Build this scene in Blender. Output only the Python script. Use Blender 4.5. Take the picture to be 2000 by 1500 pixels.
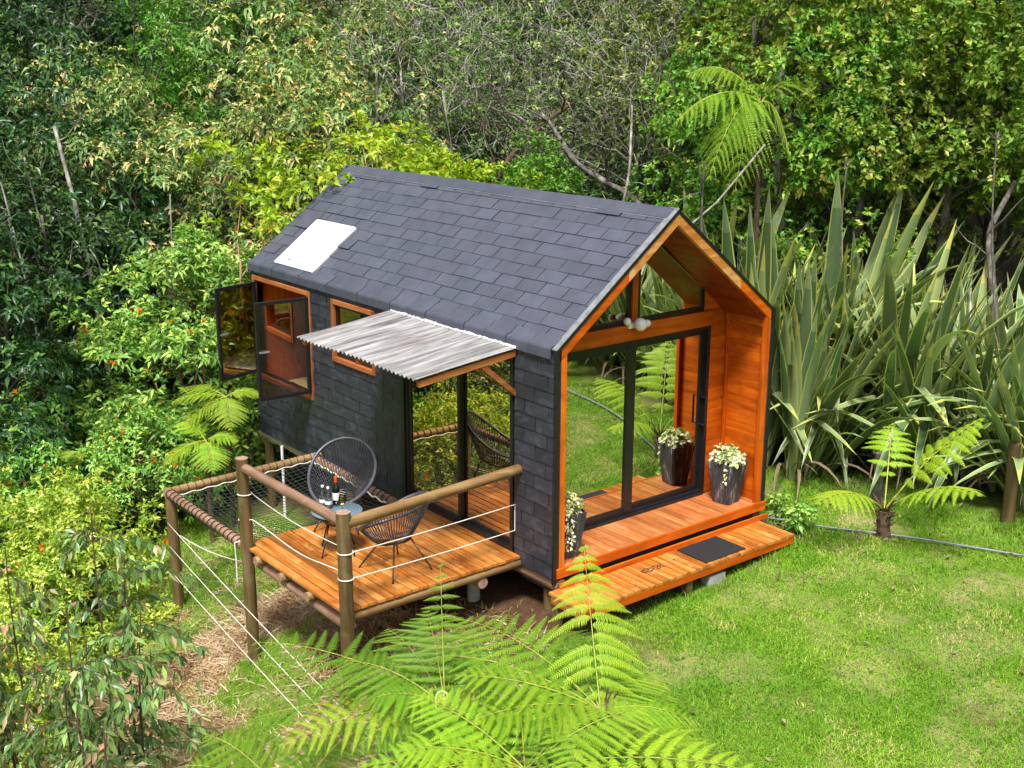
import bpy, math, random
import numpy as np
from mathutils import Vector, Matrix, Euler

for o in list(bpy.data.objects):
    bpy.data.objects.remove(o)
sc = bpy.context.scene
COL = sc.collection
RNG = np.random.default_rng(7)
random.seed(7)
R = math.radians

# ------------------------------------------------------------------ camera, world, sun, exposure
cam_d = bpy.data.cameras.new('camera')
cam = bpy.data.objects.new('camera', cam_d)
COL.objects.link(cam)
cam_d.sensor_width = 36.0
cam_d.lens = 36.0 * 2354.25 / 2000.0
cam_d.clip_start = 0.05
cam_d.clip_end = 1500
YAW, PIT, ROLL = 2.47106315, -0.265473886, 0.00259
fw = Vector((math.cos(PIT) * math.cos(YAW), math.cos(PIT) * math.sin(YAW), math.sin(PIT)))
rt = fw.cross(Vector((0, 0, 1))).normalized()
up = rt.cross(fw)
r2 = rt * math.cos(ROLL) + up * math.sin(ROLL)
u2 = up * math.cos(ROLL) - rt * math.sin(ROLL)
M = Matrix((r2, u2, -fw)).transposed().to_4x4()
M.translation = Vector((8.60014, -7.38505, 5.03807))
cam.matrix_world = M
sc.camera = cam

SUN_EL, SUN_AZ = R(62), R(-47)          # azimuth measured from +X towards +Y
w = bpy.data.worlds.new('World')
sc.world = w
w.use_nodes = True
nt = w.node_tree
nt.nodes.clear()
sky = nt.nodes.new('ShaderNodeTexSky')
sky.sky_type = 'NISHITA'
sky.sun_disc = False
sky.sun_elevation = SUN_EL
sky.sun_rotation = math.pi / 2 - SUN_AZ
sky.dust_density = 4.0
sky.air_density = 1.0
hs = nt.nodes.new('ShaderNodeHueSaturation')
hs.inputs['Saturation'].default_value = 0.38
bg = nt.nodes.new('ShaderNodeBackground')
bg.inputs['Strength'].default_value = 0.09
wo = nt.nodes.new('ShaderNodeOutputWorld')
nt.links.new(sky.outputs[0], hs.inputs['Color'])
nt.links.new(hs.outputs[0], bg.inputs['Color'])
nt.links.new(bg.outputs[0], wo.inputs['Surface'])

sd = bpy.data.lights.new('sun', 'SUN')
sd.energy = 3.4
sd.angle = R(13)
sd.color = (1.0, 0.97, 0.92)
sun = bpy.data.objects.new('sun', sd)
COL.objects.link(sun)
sdir = Vector((math.cos(SUN_EL) * math.cos(SUN_AZ), math.cos(SUN_EL) * math.sin(SUN_AZ), math.sin(SUN_EL)))
sun.rotation_euler = (-sdir).to_track_quat('-Z', 'Y').to_euler()
sun.location = sdir * 30

sc.view_settings.view_transform = 'Standard'
sc.view_settings.look = 'None'
sc.view_settings.exposure = 0.85
sc.view_settings.gamma = 1.0
sc.view_settings.use_curve_mapping = False
sc.cycles.max_bounces = 5
sc.cycles.diffuse_bounces = 2
sc.cycles.glossy_bounces = 3
sc.cycles.transmission_bounces = 3
sc.cycles.use_adaptive_sampling = True
sc.cycles.adaptive_threshold = 0.035
sc.cycles.transparent_max_bounces = 8
sc.cycles.use_denoising = True
sc.cycles.debug_use_spatial_splits = True
sc.cycles.caustics_reflective = False
sc.cycles.caustics_refractive = False


# ------------------------------------------------------------------ materials
def new_mat(name):
    m = bpy.data.materials.new(name)
    m.use_nodes = True
    t = m.node_tree
    t.nodes.clear()
    out = t.nodes.new('ShaderNodeOutputMaterial')
    b = t.nodes.new('ShaderNodeBsdfPrincipled')
    t.links.new(b.outputs[0], out.inputs['Surface'])
    return m, t, b, out


def nd(t, typ, **kw):
    n = t.nodes.new(typ)
    for k, v in kw.items():
        if k in n.inputs:
            n.inputs[k].default_value = v
        else:
            setattr(n, k, v)
    return n


def ramp(t, stops, fac=None):
    r = t.nodes.new('ShaderNodeValToRGB')
    el = r.color_ramp.elements
    while len(el) < len(stops):
        el.new(0.5)
    for e, (p, c) in zip(el, stops):
        e.position = p
        e.color = (*c, 1)
    if fac is not None:
        t.links.new(fac, r.inputs[0])
    return r


def mixc(t, a, b, fac, mode='MIX'):
    n = t.nodes.new('ShaderNodeMix')
    n.data_type = 'RGBA'
    n.blend_type = mode
    for sock, v in ((n.inputs[0], fac), (n.inputs[6], a), (n.inputs[7], b)):
        if isinstance(v, bpy.types.NodeSocket):
            t.links.new(v, sock)
        elif isinstance(v, (int, float)):
            sock.default_value = v
        else:
            sock.default_value = (*v, 1)
    return n.outputs[2]


def bump(t, b, h, dist=0.01, strength=0.5):
    n = t.nodes.new('ShaderNodeBump')
    n.inputs['Distance'].default_value = dist
    n.inputs['Strength'].default_value = strength
    t.links.new(h, n.inputs['Height'])
    t.links.new(n.outputs[0], b.inputs['Normal'])


def plain(name, col, rough=0.5, metal=0.0, spec=0.5, var=0.25, scale=12.0):
    m, t, b, o = new_mat(name)
    g = nd(t, 'ShaderNodeNewGeometry')
    n = nd(t, 'ShaderNodeTexNoise', Scale=scale, Detail=5.0)
    t.links.new(g.outputs['Position'], n.inputs['Vector'])
    r = ramp(t, [(0.3, tuple(c * (1 - var) for c in col)), (0.7, tuple(min(1, c * (1 + var)) for c in col))], n.outputs[0])
    t.links.new(r.outputs[0], b.inputs['Base Color'])
    b.inputs['Roughness'].default_value = rough
    b.inputs['Metallic'].default_value = metal
    b.inputs['Specular IOR Level'].default_value = spec
    return m


def wood(name, c_dark, c_mid, c_light, axis='X', rough=0.4, spec=0.5, wear=None, grain=1.0, dark_amt=0.5):
    """Stained timber: grain runs along the given world axis, every board shifted by its own random number."""
    m, t, b, o = new_mat(name)
    g = nd(t, 'ShaderNodeNewGeometry')
    oi = nd(t, 'ShaderNodeObjectInfo')
    add = nd(t, 'ShaderNodeVectorMath', operation='ADD')
    mul = nd(t, 'ShaderNodeMath', operation='MULTIPLY')
    mul.inputs[1].default_value = 37.0
    t.links.new(oi.outputs['Random'], mul.inputs[0])
    t.links.new(g.outputs['Position'], add.inputs[0])
    cb = nd(t, 'ShaderNodeCombineXYZ')
    for i in range(3):
        t.links.new(mul.outputs[0], cb.inputs[i])
    t.links.new(cb.outputs[0], add.inputs[1])
    mp = nd(t, 'ShaderNodeMapping')
    s = {'X': (1.2, 16, 16), 'Y': (16, 1.2, 16), 'Z': (16, 16, 1.2)}[axis]
    mp.inputs['Scale'].default_value = tuple(v * grain for v in s)
    t.links.new(add.outputs[0], mp.inputs['Vector'])
    n1 = nd(t, 'ShaderNodeTexNoise', Scale=1.0, Detail=7.0, Roughness=0.62, Distortion=0.6)
    t.links.new(mp.outputs[0], n1.inputs['Vector'])
    r1 = ramp(t, [(0.28, c_dark), (0.5, c_mid), (0.72, c_light)], n1.outputs[0])
    # big blotches of stain and board to board difference
    n2 = nd(t, 'ShaderNodeTexNoise', Scale=2.6, Detail=4.0)
    t.links.new(add.outputs[0], n2.inputs['Vector'])
    r2_ = ramp(t, [(0.35, (0.72, 0.66, 0.6)), (0.65, (1.12, 1.12, 1.12))], n2.outputs[0])
    c = mixc(t, r1.outputs[0], r2_.outputs[0], dark_amt, 'MULTIPLY')
    r3 = ramp(t, [(0.0, (0.66, 0.62, 0.58)), (0.5, (0.95, 0.95, 0.95)), (1.0, (1.2, 1.22, 1.25))], oi.outputs['Random'])
    c = mixc(t, c, r3.outputs[0], 0.8, 'MULTIPLY')
    # knots
    v = nd(t, 'ShaderNodeTexVoronoi', Scale=2.2)
    t.links.new(add.outputs[0], v.inputs['Vector'])
    rk = ramp(t, [(0.02, (1, 1, 1)), (0.06, (0, 0, 0))], v.outputs['Distance'])
    c = mixc(t, c, tuple(x * 0.35 for x in c_dark), rk.outputs[0])
    if wear:
        n4 = nd(t, 'ShaderNodeTexNoise', Scale=5.0, Detail=6.0)
        t.links.new(add.outputs[0], n4.inputs['Vector'])
        rw = ramp(t, [(0.56, (0, 0, 0)), (0.7, (1, 1, 1))], n4.outputs[0])
        mw = nd(t, 'ShaderNodeMath', operation='MULTIPLY')
        mw.inputs[1].default_value = 0.6
        t.links.new(rw.outputs[0], mw.inputs[0])
        c = mixc(t, c, wear, mw.outputs[0])
    t.links.new(c, b.inputs['Base Color'])
    rr = ramp(t, [(0.3, (rough * 0.7,) * 3), (0.7, (min(1, rough * 1.35),) * 3)], n2.outputs[0])
    t.links.new(rr.outputs[0], b.inputs['Roughness'])
    b.inputs['Specular IOR Level'].default_value = spec
    bump(t, b, n1.outputs[0], 0.004, 0.35)
    return m


def shingle_mat(name, base, light, patch=0.0, rough=0.5, vary=0.16):
    m, t, b, o = new_mat(name)
    g = nd(t, 'ShaderNodeNewGeometry')
    oi = nd(t, 'ShaderNodeObjectInfo')
    n = nd(t, 'ShaderNodeTexNoise', Scale=220.0, Detail=2.0)
    t.links.new(g.outputs['Position'], n.inputs['Vector'])
    n2 = nd(t, 'ShaderNodeTexNoise', Scale=4.5, Detail=4.0)
    t.links.new(g.outputs['Position'], n2.inputs['Vector'])
    c = ramp(t, [(0.3, base), (0.75, light)], n2.outputs[0]).outputs[0]
    rs = ramp(t, [(0.3, (0.6, 0.6, 0.62)), (0.7, (1.35, 1.35, 1.38))], n.outputs[0])
    c = mixc(t, c, rs.outputs[0], 0.8, 'MULTIPLY')
    ro = ramp(t, [(0, (1 - vary,) * 3), (1, (1 + vary,) * 3)], oi.outputs['Random'])
    c = mixc(t, c, ro.outputs[0], 1.0, 'MULTIPLY')
    if patch:
        mp = nd(t, 'ShaderNodeMapping')
        mp.inputs['Scale'].default_value = (5, 5, 9)
        t.links.new(g.outputs['Position'], mp.inputs['Vector'])
        n3 = nd(t, 'ShaderNodeTexNoise', Scale=1.0, Detail=3.0, Distortion=0.4)
        t.links.new(mp.outputs[0], n3.inputs['Vector'])
        rp = ramp(t, [(0.56, (0, 0, 0)), (0.59, (1, 1, 1))], n3.outputs[0])
        mm = nd(t, 'ShaderNodeMath', operation='MULTIPLY')
        mm.inputs[1].default_value = patch
        t.links.new(rp.outputs[0], mm.inputs[0])
        c = mixc(t, c, tuple(v * 1.9 for v in light), mm.outputs[0])
    t.links.new(c, b.inputs['Base Color'])
    b.inputs['Roughness'].default_value = rough
    b.inputs['Specular IOR Level'].default_value = 0.5
    bump(t, b, n.outputs[0], 0.003, 0.4)
    return m


def leaf_mat(name, stops, trans=0.3, rough=0.42, spec=0.4, hue=0.03, tmul=1.6):
    """Leaf colour by the face attribute 'tint'; every plant shifted a little by its own random number."""
    m, t, b, out = new_mat(name)
    a = nd(t, 'ShaderNodeAttribute')
    a.attribute_name = 'tint'
    r = ramp(t, stops, a.outputs['Fac'])
    oi = nd(t, 'ShaderNodeObjectInfo')
    h = nd(t, 'ShaderNodeHueSaturation')
    mr = nd(t, 'ShaderNodeMapRange')
    mr.inputs['To Min'].default_value = 0.5 - hue
    mr.inputs['To Max'].default_value = 0.5 + hue
    t.links.new(oi.outputs['Random'], mr.inputs['Value'])
    t.links.new(mr.outputs[0], h.inputs['Hue'])
    mr2 = nd(t, 'ShaderNodeMapRange')
    mr2.inputs['To Min'].default_value = 0.85
    mr2.inputs['To Max'].default_value = 1.15
    t.links.new(oi.outputs['Random'], mr2.inputs['Value'])
    t.links.new(mr2.outputs[0], h.inputs['Value'])
    t.links.new(r.outputs[0], h.inputs['Color'])
    t.links.new(h.outputs[0], b.inputs['Base Color'])
    b.inputs['Roughness'].default_value = rough
    b.inputs['Specular IOR Level'].default_value = spec * 0.7
    tr = nd(t, 'ShaderNodeBsdfTranslucent')
    c2 = mixc(t, h.outputs[0], (tmul, tmul * 1.05, tmul * 0.5), 1.0, 'MULTIPLY')
    t.links.new(c2, tr.inputs['Color'])
    ms = nd(t, 'ShaderNodeMixShader')
    ms.inputs[0].default_value = trans * 0.7
    t.links.new(b.outputs[0], ms.inputs[1])
    t.links.new(tr.outputs[0], ms.inputs[2])
    t.links.new(ms.outputs[0], out.inputs['Surface'])
    return m


def film_glass(name, refl, tint, refl_col=(1, 1, 1)):
    """Solar control glass: a reflective film over a dark tinted pane."""
    m, t, b, out = new_mat(name)
    gl = nd(t, 'ShaderNodeBsdfGlossy', Roughness=0.0)
    gl.inputs['Color'].default_value = (*refl_col, 1)
    tp = nd(t, 'ShaderNodeBsdfTransparent')
    tp.inputs['Color'].default_value = (*tint, 1)
    ms = nd(t, 'ShaderNodeMixShader')
    ms.inputs[0].default_value = refl
    t.links.new(tp.outputs[0], ms.inputs[1])
    t.links.new(gl.outputs[0], ms.inputs[2])
    t.links.new(ms.outputs[0], out.inputs['Surface'])
    return m


MAT = {}
MAT['roof_shingle'] = shingle_mat('roof_shingle_slate', (0.056, 0.062, 0.084), (0.08, 0.087, 0.114), 0.0, 0.45, 0.08)
MAT['wall_shingle'] = shingle_mat('wall_shingle_charcoal', (0.022, 0.025, 0.034), (0.036, 0.04, 0.053), 0.45, 0.45)
MAT['black'] = plain('black_metal', (0.012, 0.012, 0.014), 0.32, 0.0, 0.5, 0.2)
MAT['felt'] = plain('roofing_felt', (0.02, 0.021, 0.026), 0.7)
MAT['edge_metal'] = plain('zinc_edge', (0.35, 0.36, 0.38), 0.4, 0.6)
ORD, ORM, ORL = (0.36, 0.055, 0.003), (0.58, 0.108, 0.005), (0.74, 0.18, 0.012)
for ax in 'XYZ':
    MAT['orange_' + ax] = wood('orange_stain_' + ax, ORD, ORM, ORL, ax, 0.4, 0.3, (0.3, 0.06, 0.006), 0.8, 0.35)
    MAT['trim_' + ax] = wood('brown_trim_' + ax, (0.2, 0.055, 0.014), (0.36, 0.115, 0.03), (0.5, 0.2, 0.07), ax, 0.45)
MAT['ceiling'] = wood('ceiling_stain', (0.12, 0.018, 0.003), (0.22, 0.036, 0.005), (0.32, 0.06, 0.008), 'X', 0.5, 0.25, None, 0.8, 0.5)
MAT['rake_pale'] = wood('pale_rake_wood', (0.42, 0.1, 0.01), (0.62, 0.24, 0.05), (0.75, 0.45, 0.16), 'Y', 0.4, 0.5, (0.7, 0.5, 0.25), 0.9, 0.4)  # paler orange-tan timber for the upper rake boards
MAT['deck'] = wood('deck_stain', (0.27, 0.075, 0.012), (0.5, 0.175, 0.03), (0.7, 0.36, 0.1), 'X', 0.3, 0.5, (0.7, 0.36, 0.12), 0.7, 0.55)
MAT['porch'] = wood('porch_stain', (0.36, 0.09, 0.022), (0.52, 0.17, 0.05), (0.64, 0.28, 0.11), 'X', 0.16, 0.6, (0.6, 0.28, 0.12), 0.7, 0.5)
MAT['log'] = wood('treated_log', (0.13, 0.07, 0.042), (0.27, 0.155, 0.1), (0.4, 0.27, 0.19), 'X', 0.5, 0.4, (0.3, 0.22, 0.14), 0.8, 0.6)
MAT['log_Y'] = wood('treated_log_across', (0.14, 0.08, 0.03), (0.3, 0.18, 0.07), (0.42, 0.29, 0.14), 'Y', 0.5, 0.4, (0.3, 0.24, 0.14), 0.8, 0.6)
MAT['post'] = wood('treated_post', (0.055, 0.035, 0.014), (0.13, 0.085, 0.035), (0.23, 0.16, 0.075), 'Z', 0.55, 0.4, (0.2, 0.16, 0.07), 0.8, 0.6)
MAT['cut_end'] = plain('log_end', (0.3, 0.2, 0.14), 0.7, var=0.4, scale=30)
MAT['palelog'] = wood('lichen_log', (0.25, 0.2, 0.13), (0.45, 0.38, 0.28), (0.6, 0.55, 0.45), 'X', 0.8, 0.2)
MAT['concrete'] = plain('concrete', (0.34, 0.33, 0.31), 0.85)
MAT['white'] = plain('white_enamel', (0.86, 0.86, 0.86), 0.25, var=0.02)
MAT['skylight'] = plain('opal_skylight', (0.8, 0.81, 0.81), 0.35, var=0.03, scale=3)
MAT['rope'] = plain('cotton_rope', (0.72, 0.68, 0.6), 0.8, var=0.15, scale=60)
MAT['black_rope'] = plain('black_cord', (0.02, 0.02, 0.022), 0.6)
MAT['net'] = plain('net_cord', (0.03, 0.035, 0.03), 0.7)
MAT['rim'] = plain('grey_vinyl', (0.065, 0.07, 0.085), 0.35)
MAT['cordage'] = plain('vinyl_cord', (0.035, 0.037, 0.046), 0.35)
MAT['mat'] = plain('rubber_mat', (0.012, 0.013, 0.016), 0.75, var=0.4, scale=90)
MAT['hose'] = plain('grey_hose', (0.2, 0.21, 0.24), 0.4)
MAT['ink'] = plain('burnt_marks', (0.07, 0.018, 0.006), 0.7)
MAT['capsule'] = plain('orange_capsule', (0.75, 0.12, 0.015), 0.35, var=0.05)
MAT['label'] = plain('paper_label', (0.75, 0.74, 0.72), 0.6, var=0.05)
MAT['mirror_front'] = film_glass('mirror_film_glass', 0.8, (0.35, 0.33, 0.3), (0.86, 0.88, 0.8))
MAT['mirror_side'] = film_glass('bronze_film_glass', 0.66, (0.45, 0.33, 0.18), (0.86, 0.72, 0.5))
MAT['mirror_sash'] = film_glass('bronze_sash_glass', 0.4, (0.78, 0.66, 0.42), (0.85, 0.8, 0.75))


def glass(name, col, alpha):
    m, t, b, out = new_mat(name)
    gl = nd(t, 'ShaderNodeBsdfGlossy', Roughness=0.03)
    tp = nd(t, 'ShaderNodeBsdfTransparent')
    tp.inputs['Color'].default_value = (*col, 1)
    fr = nd(t, 'ShaderNodeFresnel', IOR=1.5)
    ad = nd(t, 'ShaderNodeMath', operation='MAXIMUM')
    ad.inputs[1].default_value = alpha
    t.links.new(fr.outputs[0], ad.inputs[0])
    ms = nd(t, 'ShaderNodeMixShader')
    t.links.new(ad.outputs[0], ms.inputs[0])
    t.links.new(tp.outputs[0], ms.inputs[1])
    t.links.new(gl.outputs[0], ms.inputs[2])
    t.links.new(ms.outputs[0], out.inputs['Surface'])
    return m


MAT['clear_glass'] = glass('clear_glass', (0.86, 0.9, 0.92), 0.14)
MAT['green_glass'] = glass('green_glass', (0.05, 0.09, 0.02), 0.12)
MAT['table_glass'] = plain('sky_tinted_table_glass', (0.13, 0.2, 0.25), 0.06, 0.0, 0.8, 0.1)  # plain blue-grey base colour stands in for sky reflected in the top
MAT['wine'] = glass('white_wine', (0.9, 0.75, 0.25), 0.05)

# corrugated sheet: weathered translucent plastic with dirty rust-pink bands
m, t, b, o = new_mat('corrugated_plastic')
g_ = nd(t, 'ShaderNodeNewGeometry')
mp_ = nd(t, 'ShaderNodeMapping')
mp_.inputs['Scale'].default_value = (14, 0.9, 1)
t.links.new(g_.outputs['Position'], mp_.inputs['Vector'])
n_ = nd(t, 'ShaderNodeTexNoise', Scale=1.3, Detail=6.0, Roughness=0.65)
t.links.new(mp_.outputs[0], n_.inputs['Vector'])
c_ = ramp(t, [(0.3, (0.075, 0.07, 0.07)), (0.46, (0.19, 0.182, 0.182)), (0.6, (0.33, 0.325, 0.325)), (0.76, (0.55, 0.55, 0.55))], n_.outputs[0]).outputs[0]
n2_ = nd(t, 'ShaderNodeTexNoise', Scale=3.0, Detail=4.0)
t.links.new(g_.outputs['Position'], n2_.inputs['Vector'])
c_ = mixc(t, c_, (0.42, 0.27, 0.22), ramp(t, [(0.6, (0, 0, 0)), (0.8, (0.25, 0.25, 0.25))], n2_.outputs[0]).outputs[0])
t.links.new(c_, b.inputs['Base Color'])
b.inputs['Roughness'].default_value = 0.4
MAT['corrugated'] = m

# pots: charcoal cement with pale vertical streaks
m, t, b, o = new_mat('streaked_cement')
g_ = nd(t, 'ShaderNodeNewGeometry')
mp_ = nd(t, 'ShaderNodeMapping')
mp_.inputs['Scale'].default_value = (30, 30, 3)
t.links.new(g_.outputs['Position'], mp_.inputs['Vector'])
n_ = nd(t, 'ShaderNodeTexNoise', Scale=1.0, Detail=6.0, Roughness=0.7)
t.links.new(mp_.outputs[0], n_.inputs['Vector'])
c_ = ramp(t, [(0.4, (0.02, 0.023, 0.03)), (0.56, (0.06, 0.065, 0.08)), (0.66, (0.42, 0.43, 0.45))], n_.outputs[0]).outputs[0]
t.links.new(c_, b.inputs['Base Color'])
b.inputs['Roughness'].default_value = 0.6
MAT['pot'] = m

# bark
def bark(name, dark, light, patch):
    m, t, b, o = new_mat(name)
    tc = nd(t, 'ShaderNodeNewGeometry')
    mp = nd(t, 'ShaderNodeMapping')
    mp.inputs['Scale'].default_value = (14, 14, 5)
    t.links.new(tc.outputs['Position'], mp.inputs['Vector'])
    n = nd(t, 'ShaderNodeTexNoise', Scale=1.0, Detail=7.0, Roughness=0.7)
    t.links.new(mp.outputs[0], n.inputs['Vector'])
    c = ramp(t, [(0.35, dark), (0.55, light), (0.68, patch)], n.outputs[0]).outputs[0]
    t.links.new(c, b.inputs['Base Color'])
    b.inputs['Roughness'].default_value = 0.9
    bump(t, b, n.outputs[0], 0.02, 0.6)
    return m


MAT['bark_grey'] = bark('lichen_bark', (0.05, 0.042, 0.035), (0.13, 0.115, 0.095), (0.3, 0.3, 0.26))
MAT['bark_pale'] = bark('pale_bark', (0.13, 0.12, 0.1), (0.34, 0.32, 0.28), (0.55, 0.54, 0.5))
MAT['bark_brown'] = bark('brown_bark', (0.035, 0.02, 0.012), (0.09, 0.055, 0.03), (0.16, 0.12, 0.08))
MAT['twig_tan'] = bark('tan_twigs', (0.2, 0.12, 0.06), (0.36, 0.25, 0.14), (0.48, 0.38, 0.25))
MAT['stem_yellow'] = plain('frond_stem', (0.3, 0.34, 0.04), 0.5, var=0.3)

# leaves (tint 0..1 = old / shaded kind of leaf ... young leaf)
L = {}
L['fern'] = leaf_mat('fern_green', [(0, (0.08, 0.21, 0.015)), (0.45, (0.17, 0.35, 0.02)), (1, (0.36, 0.51, 0.03))], 0.35, 0.5, 0.3, 0.008)
L['fern_dark'] = leaf_mat('fern_dark', [(0, (0.08, 0.19, 0.015)), (0.5, (0.14, 0.29, 0.018)), (1, (0.24, 0.38, 0.02))], 0.35, 0.5, 0.3, 0.012)
L['myrtle'] = leaf_mat('myrtle_leaf', [(0, (0.05, 0.14, 0.016)), (0.5, (0.14, 0.28, 0.025)), (0.85, (0.32, 0.46, 0.06)), (1, (0.55, 0.5, 0.14))], 0.3)
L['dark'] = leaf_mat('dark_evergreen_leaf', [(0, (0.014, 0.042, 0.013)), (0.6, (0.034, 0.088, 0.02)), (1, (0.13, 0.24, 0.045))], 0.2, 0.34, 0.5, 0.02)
L['bronze'] = leaf_mat('bronze_leaf', [(0, (0.06, 0.15, 0.035)), (0.55, (0.17, 0.28, 0.07)), (0.82, (0.38, 0.44, 0.13)), (0.94, (0.6, 0.52, 0.2)), (1, (0.62, 0.36, 0.16))], 0.28, 0.4, 0.5, 0.015)
L['bright'] = leaf_mat('bright_green_leaf', [(0, (0.04, 0.15, 0.015)), (0.6, (0.075, 0.25, 0.02)), (1, (0.15, 0.36, 0.03))], 0.28, 0.36, 0.5, 0.015)
L['twiggy'] = leaf_mat('olive_leaf', [(0, (0.045, 0.09, 0.022)), (0.5, (0.13, 0.21, 0.045)), (0.8, (0.3, 0.37, 0.1)), (1, (0.5, 0.54, 0.2))], 0.28, 0.5, 0.4, 0.02)
L['lime'] = leaf_mat('lime_leaf', [(0, (0.15, 0.3, 0.012)), (0.5, (0.29, 0.45, 0.018)), (0.9, (0.44, 0.54, 0.05)), (1, (0.6, 0.42, 0.03))], 0.35, 0.36, 0.5, 0.01)
L['bush'] = leaf_mat('bush_leaf', [(0, (0.08, 0.22, 0.035)), (0.5, (0.2, 0.42, 0.075)), (0.9, (0.42, 0.64, 0.13)), (1, (0.6, 0.66, 0.15))], 0.3, 0.38, 0.5, 0.02)
L['yellowbush'] = leaf_mat('yellow_bush_leaf', [(0, (0.14, 0.25, 0.02)), (0.5, (0.3, 0.43, 0.035)), (1, (0.6, 0.62, 0.13))], 0.3, 0.4, 0.5, 0.015)
L['sapling'] = leaf_mat('sapling_leaf', [(0, (0.07, 0.12, 0.055)), (0.4, (0.16, 0.28, 0.075)), (0.75, (0.34, 0.46, 0.13)), (0.92, (0.44, 0.34, 0.2)), (1, (0.5, 0.22, 0.14))], 0.25, 0.3, 0.6, 0.015)
L['flower'] = leaf_mat('orange_petal', [(0, (0.8, 0.12, 0.01)), (1, (0.9, 0.26, 0.01))], 0.3, 0.5, 0.3, 0.005)
L['variegated'] = leaf_mat('variegated_leaf', [(0, (0.12, 0.22, 0.06)), (0.3, (0.3, 0.38, 0.12)), (0.55, (0.62, 0.62, 0.3)), (1, (0.8, 0.8, 0.6))], 0.2, 0.4, 0.4, 0.01)
L['grass'] = leaf_mat('grass_blade', [(0, (0.06, 0.18, 0.012)), (0.45, (0.14, 0.31, 0.016)), (0.75, (0.27, 0.42, 0.035)), (0.86, (0.48, 0.44, 0.15)), (1, (0.58, 0.47, 0.25))], 0.3, 0.5, 0.3, 0.0)
L['straw'] = leaf_mat('dry_straw', [(0, (0.14, 0.07, 0.035)), (0.35, (0.42, 0.26, 0.14)), (0.7, (0.66, 0.5, 0.32)), (1, (0.85, 0.74, 0.55))], 0.15, 0.7, 0.2, 0.0)
L['flax'] = leaf_mat('flax_blade', [(0, (0.05, 0.1, 0.03)), (0.3, (0.1, 0.17, 0.065)), (0.5, (0.2, 0.28, 0.16)), (0.65, (0.28, 0.37, 0.15)), (0.88, (0.52, 0.54, 0.14)), (1, (0.55, 0.42, 0.14))], 0.2, 0.32, 0.6, 0.015)
L['dead'] = leaf_mat('dead_leaf', [(0, (0.1, 0.065, 0.04)), (1, (0.34, 0.26, 0.18))], 0.15, 0.8, 0.2, 0.0)


# ------------------------------------------------------------------ object helpers
def tag(o, label=None, cat=None, group=None, kind=None):
    for k, v in (('label', label), ('category', cat), ('group', group), ('kind', kind)):
        if v:
            o[k] = v
    return o


def empty(name, loc=(0, 0, 0), label=None, cat=None, group=None):
    o = bpy.data.objects.new(name, None)
    o.location = loc
    o.empty_display_size = 0.1
    COL.objects.link(o)
    return tag(o, label, cat, group)


def link(name, me, parent=None, local=False):
    """Link a mesh; geometry is in world coordinates unless local."""
    o = bpy.data.objects.new(name, me)
    COL.objects.link(o)
    if parent is not None:
        o.parent = parent
        if not local and parent.parent is None and parent.type == 'EMPTY':
            o.matrix_parent_inverse = Matrix.Translation(-Vector(parent.location))
    return o


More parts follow.
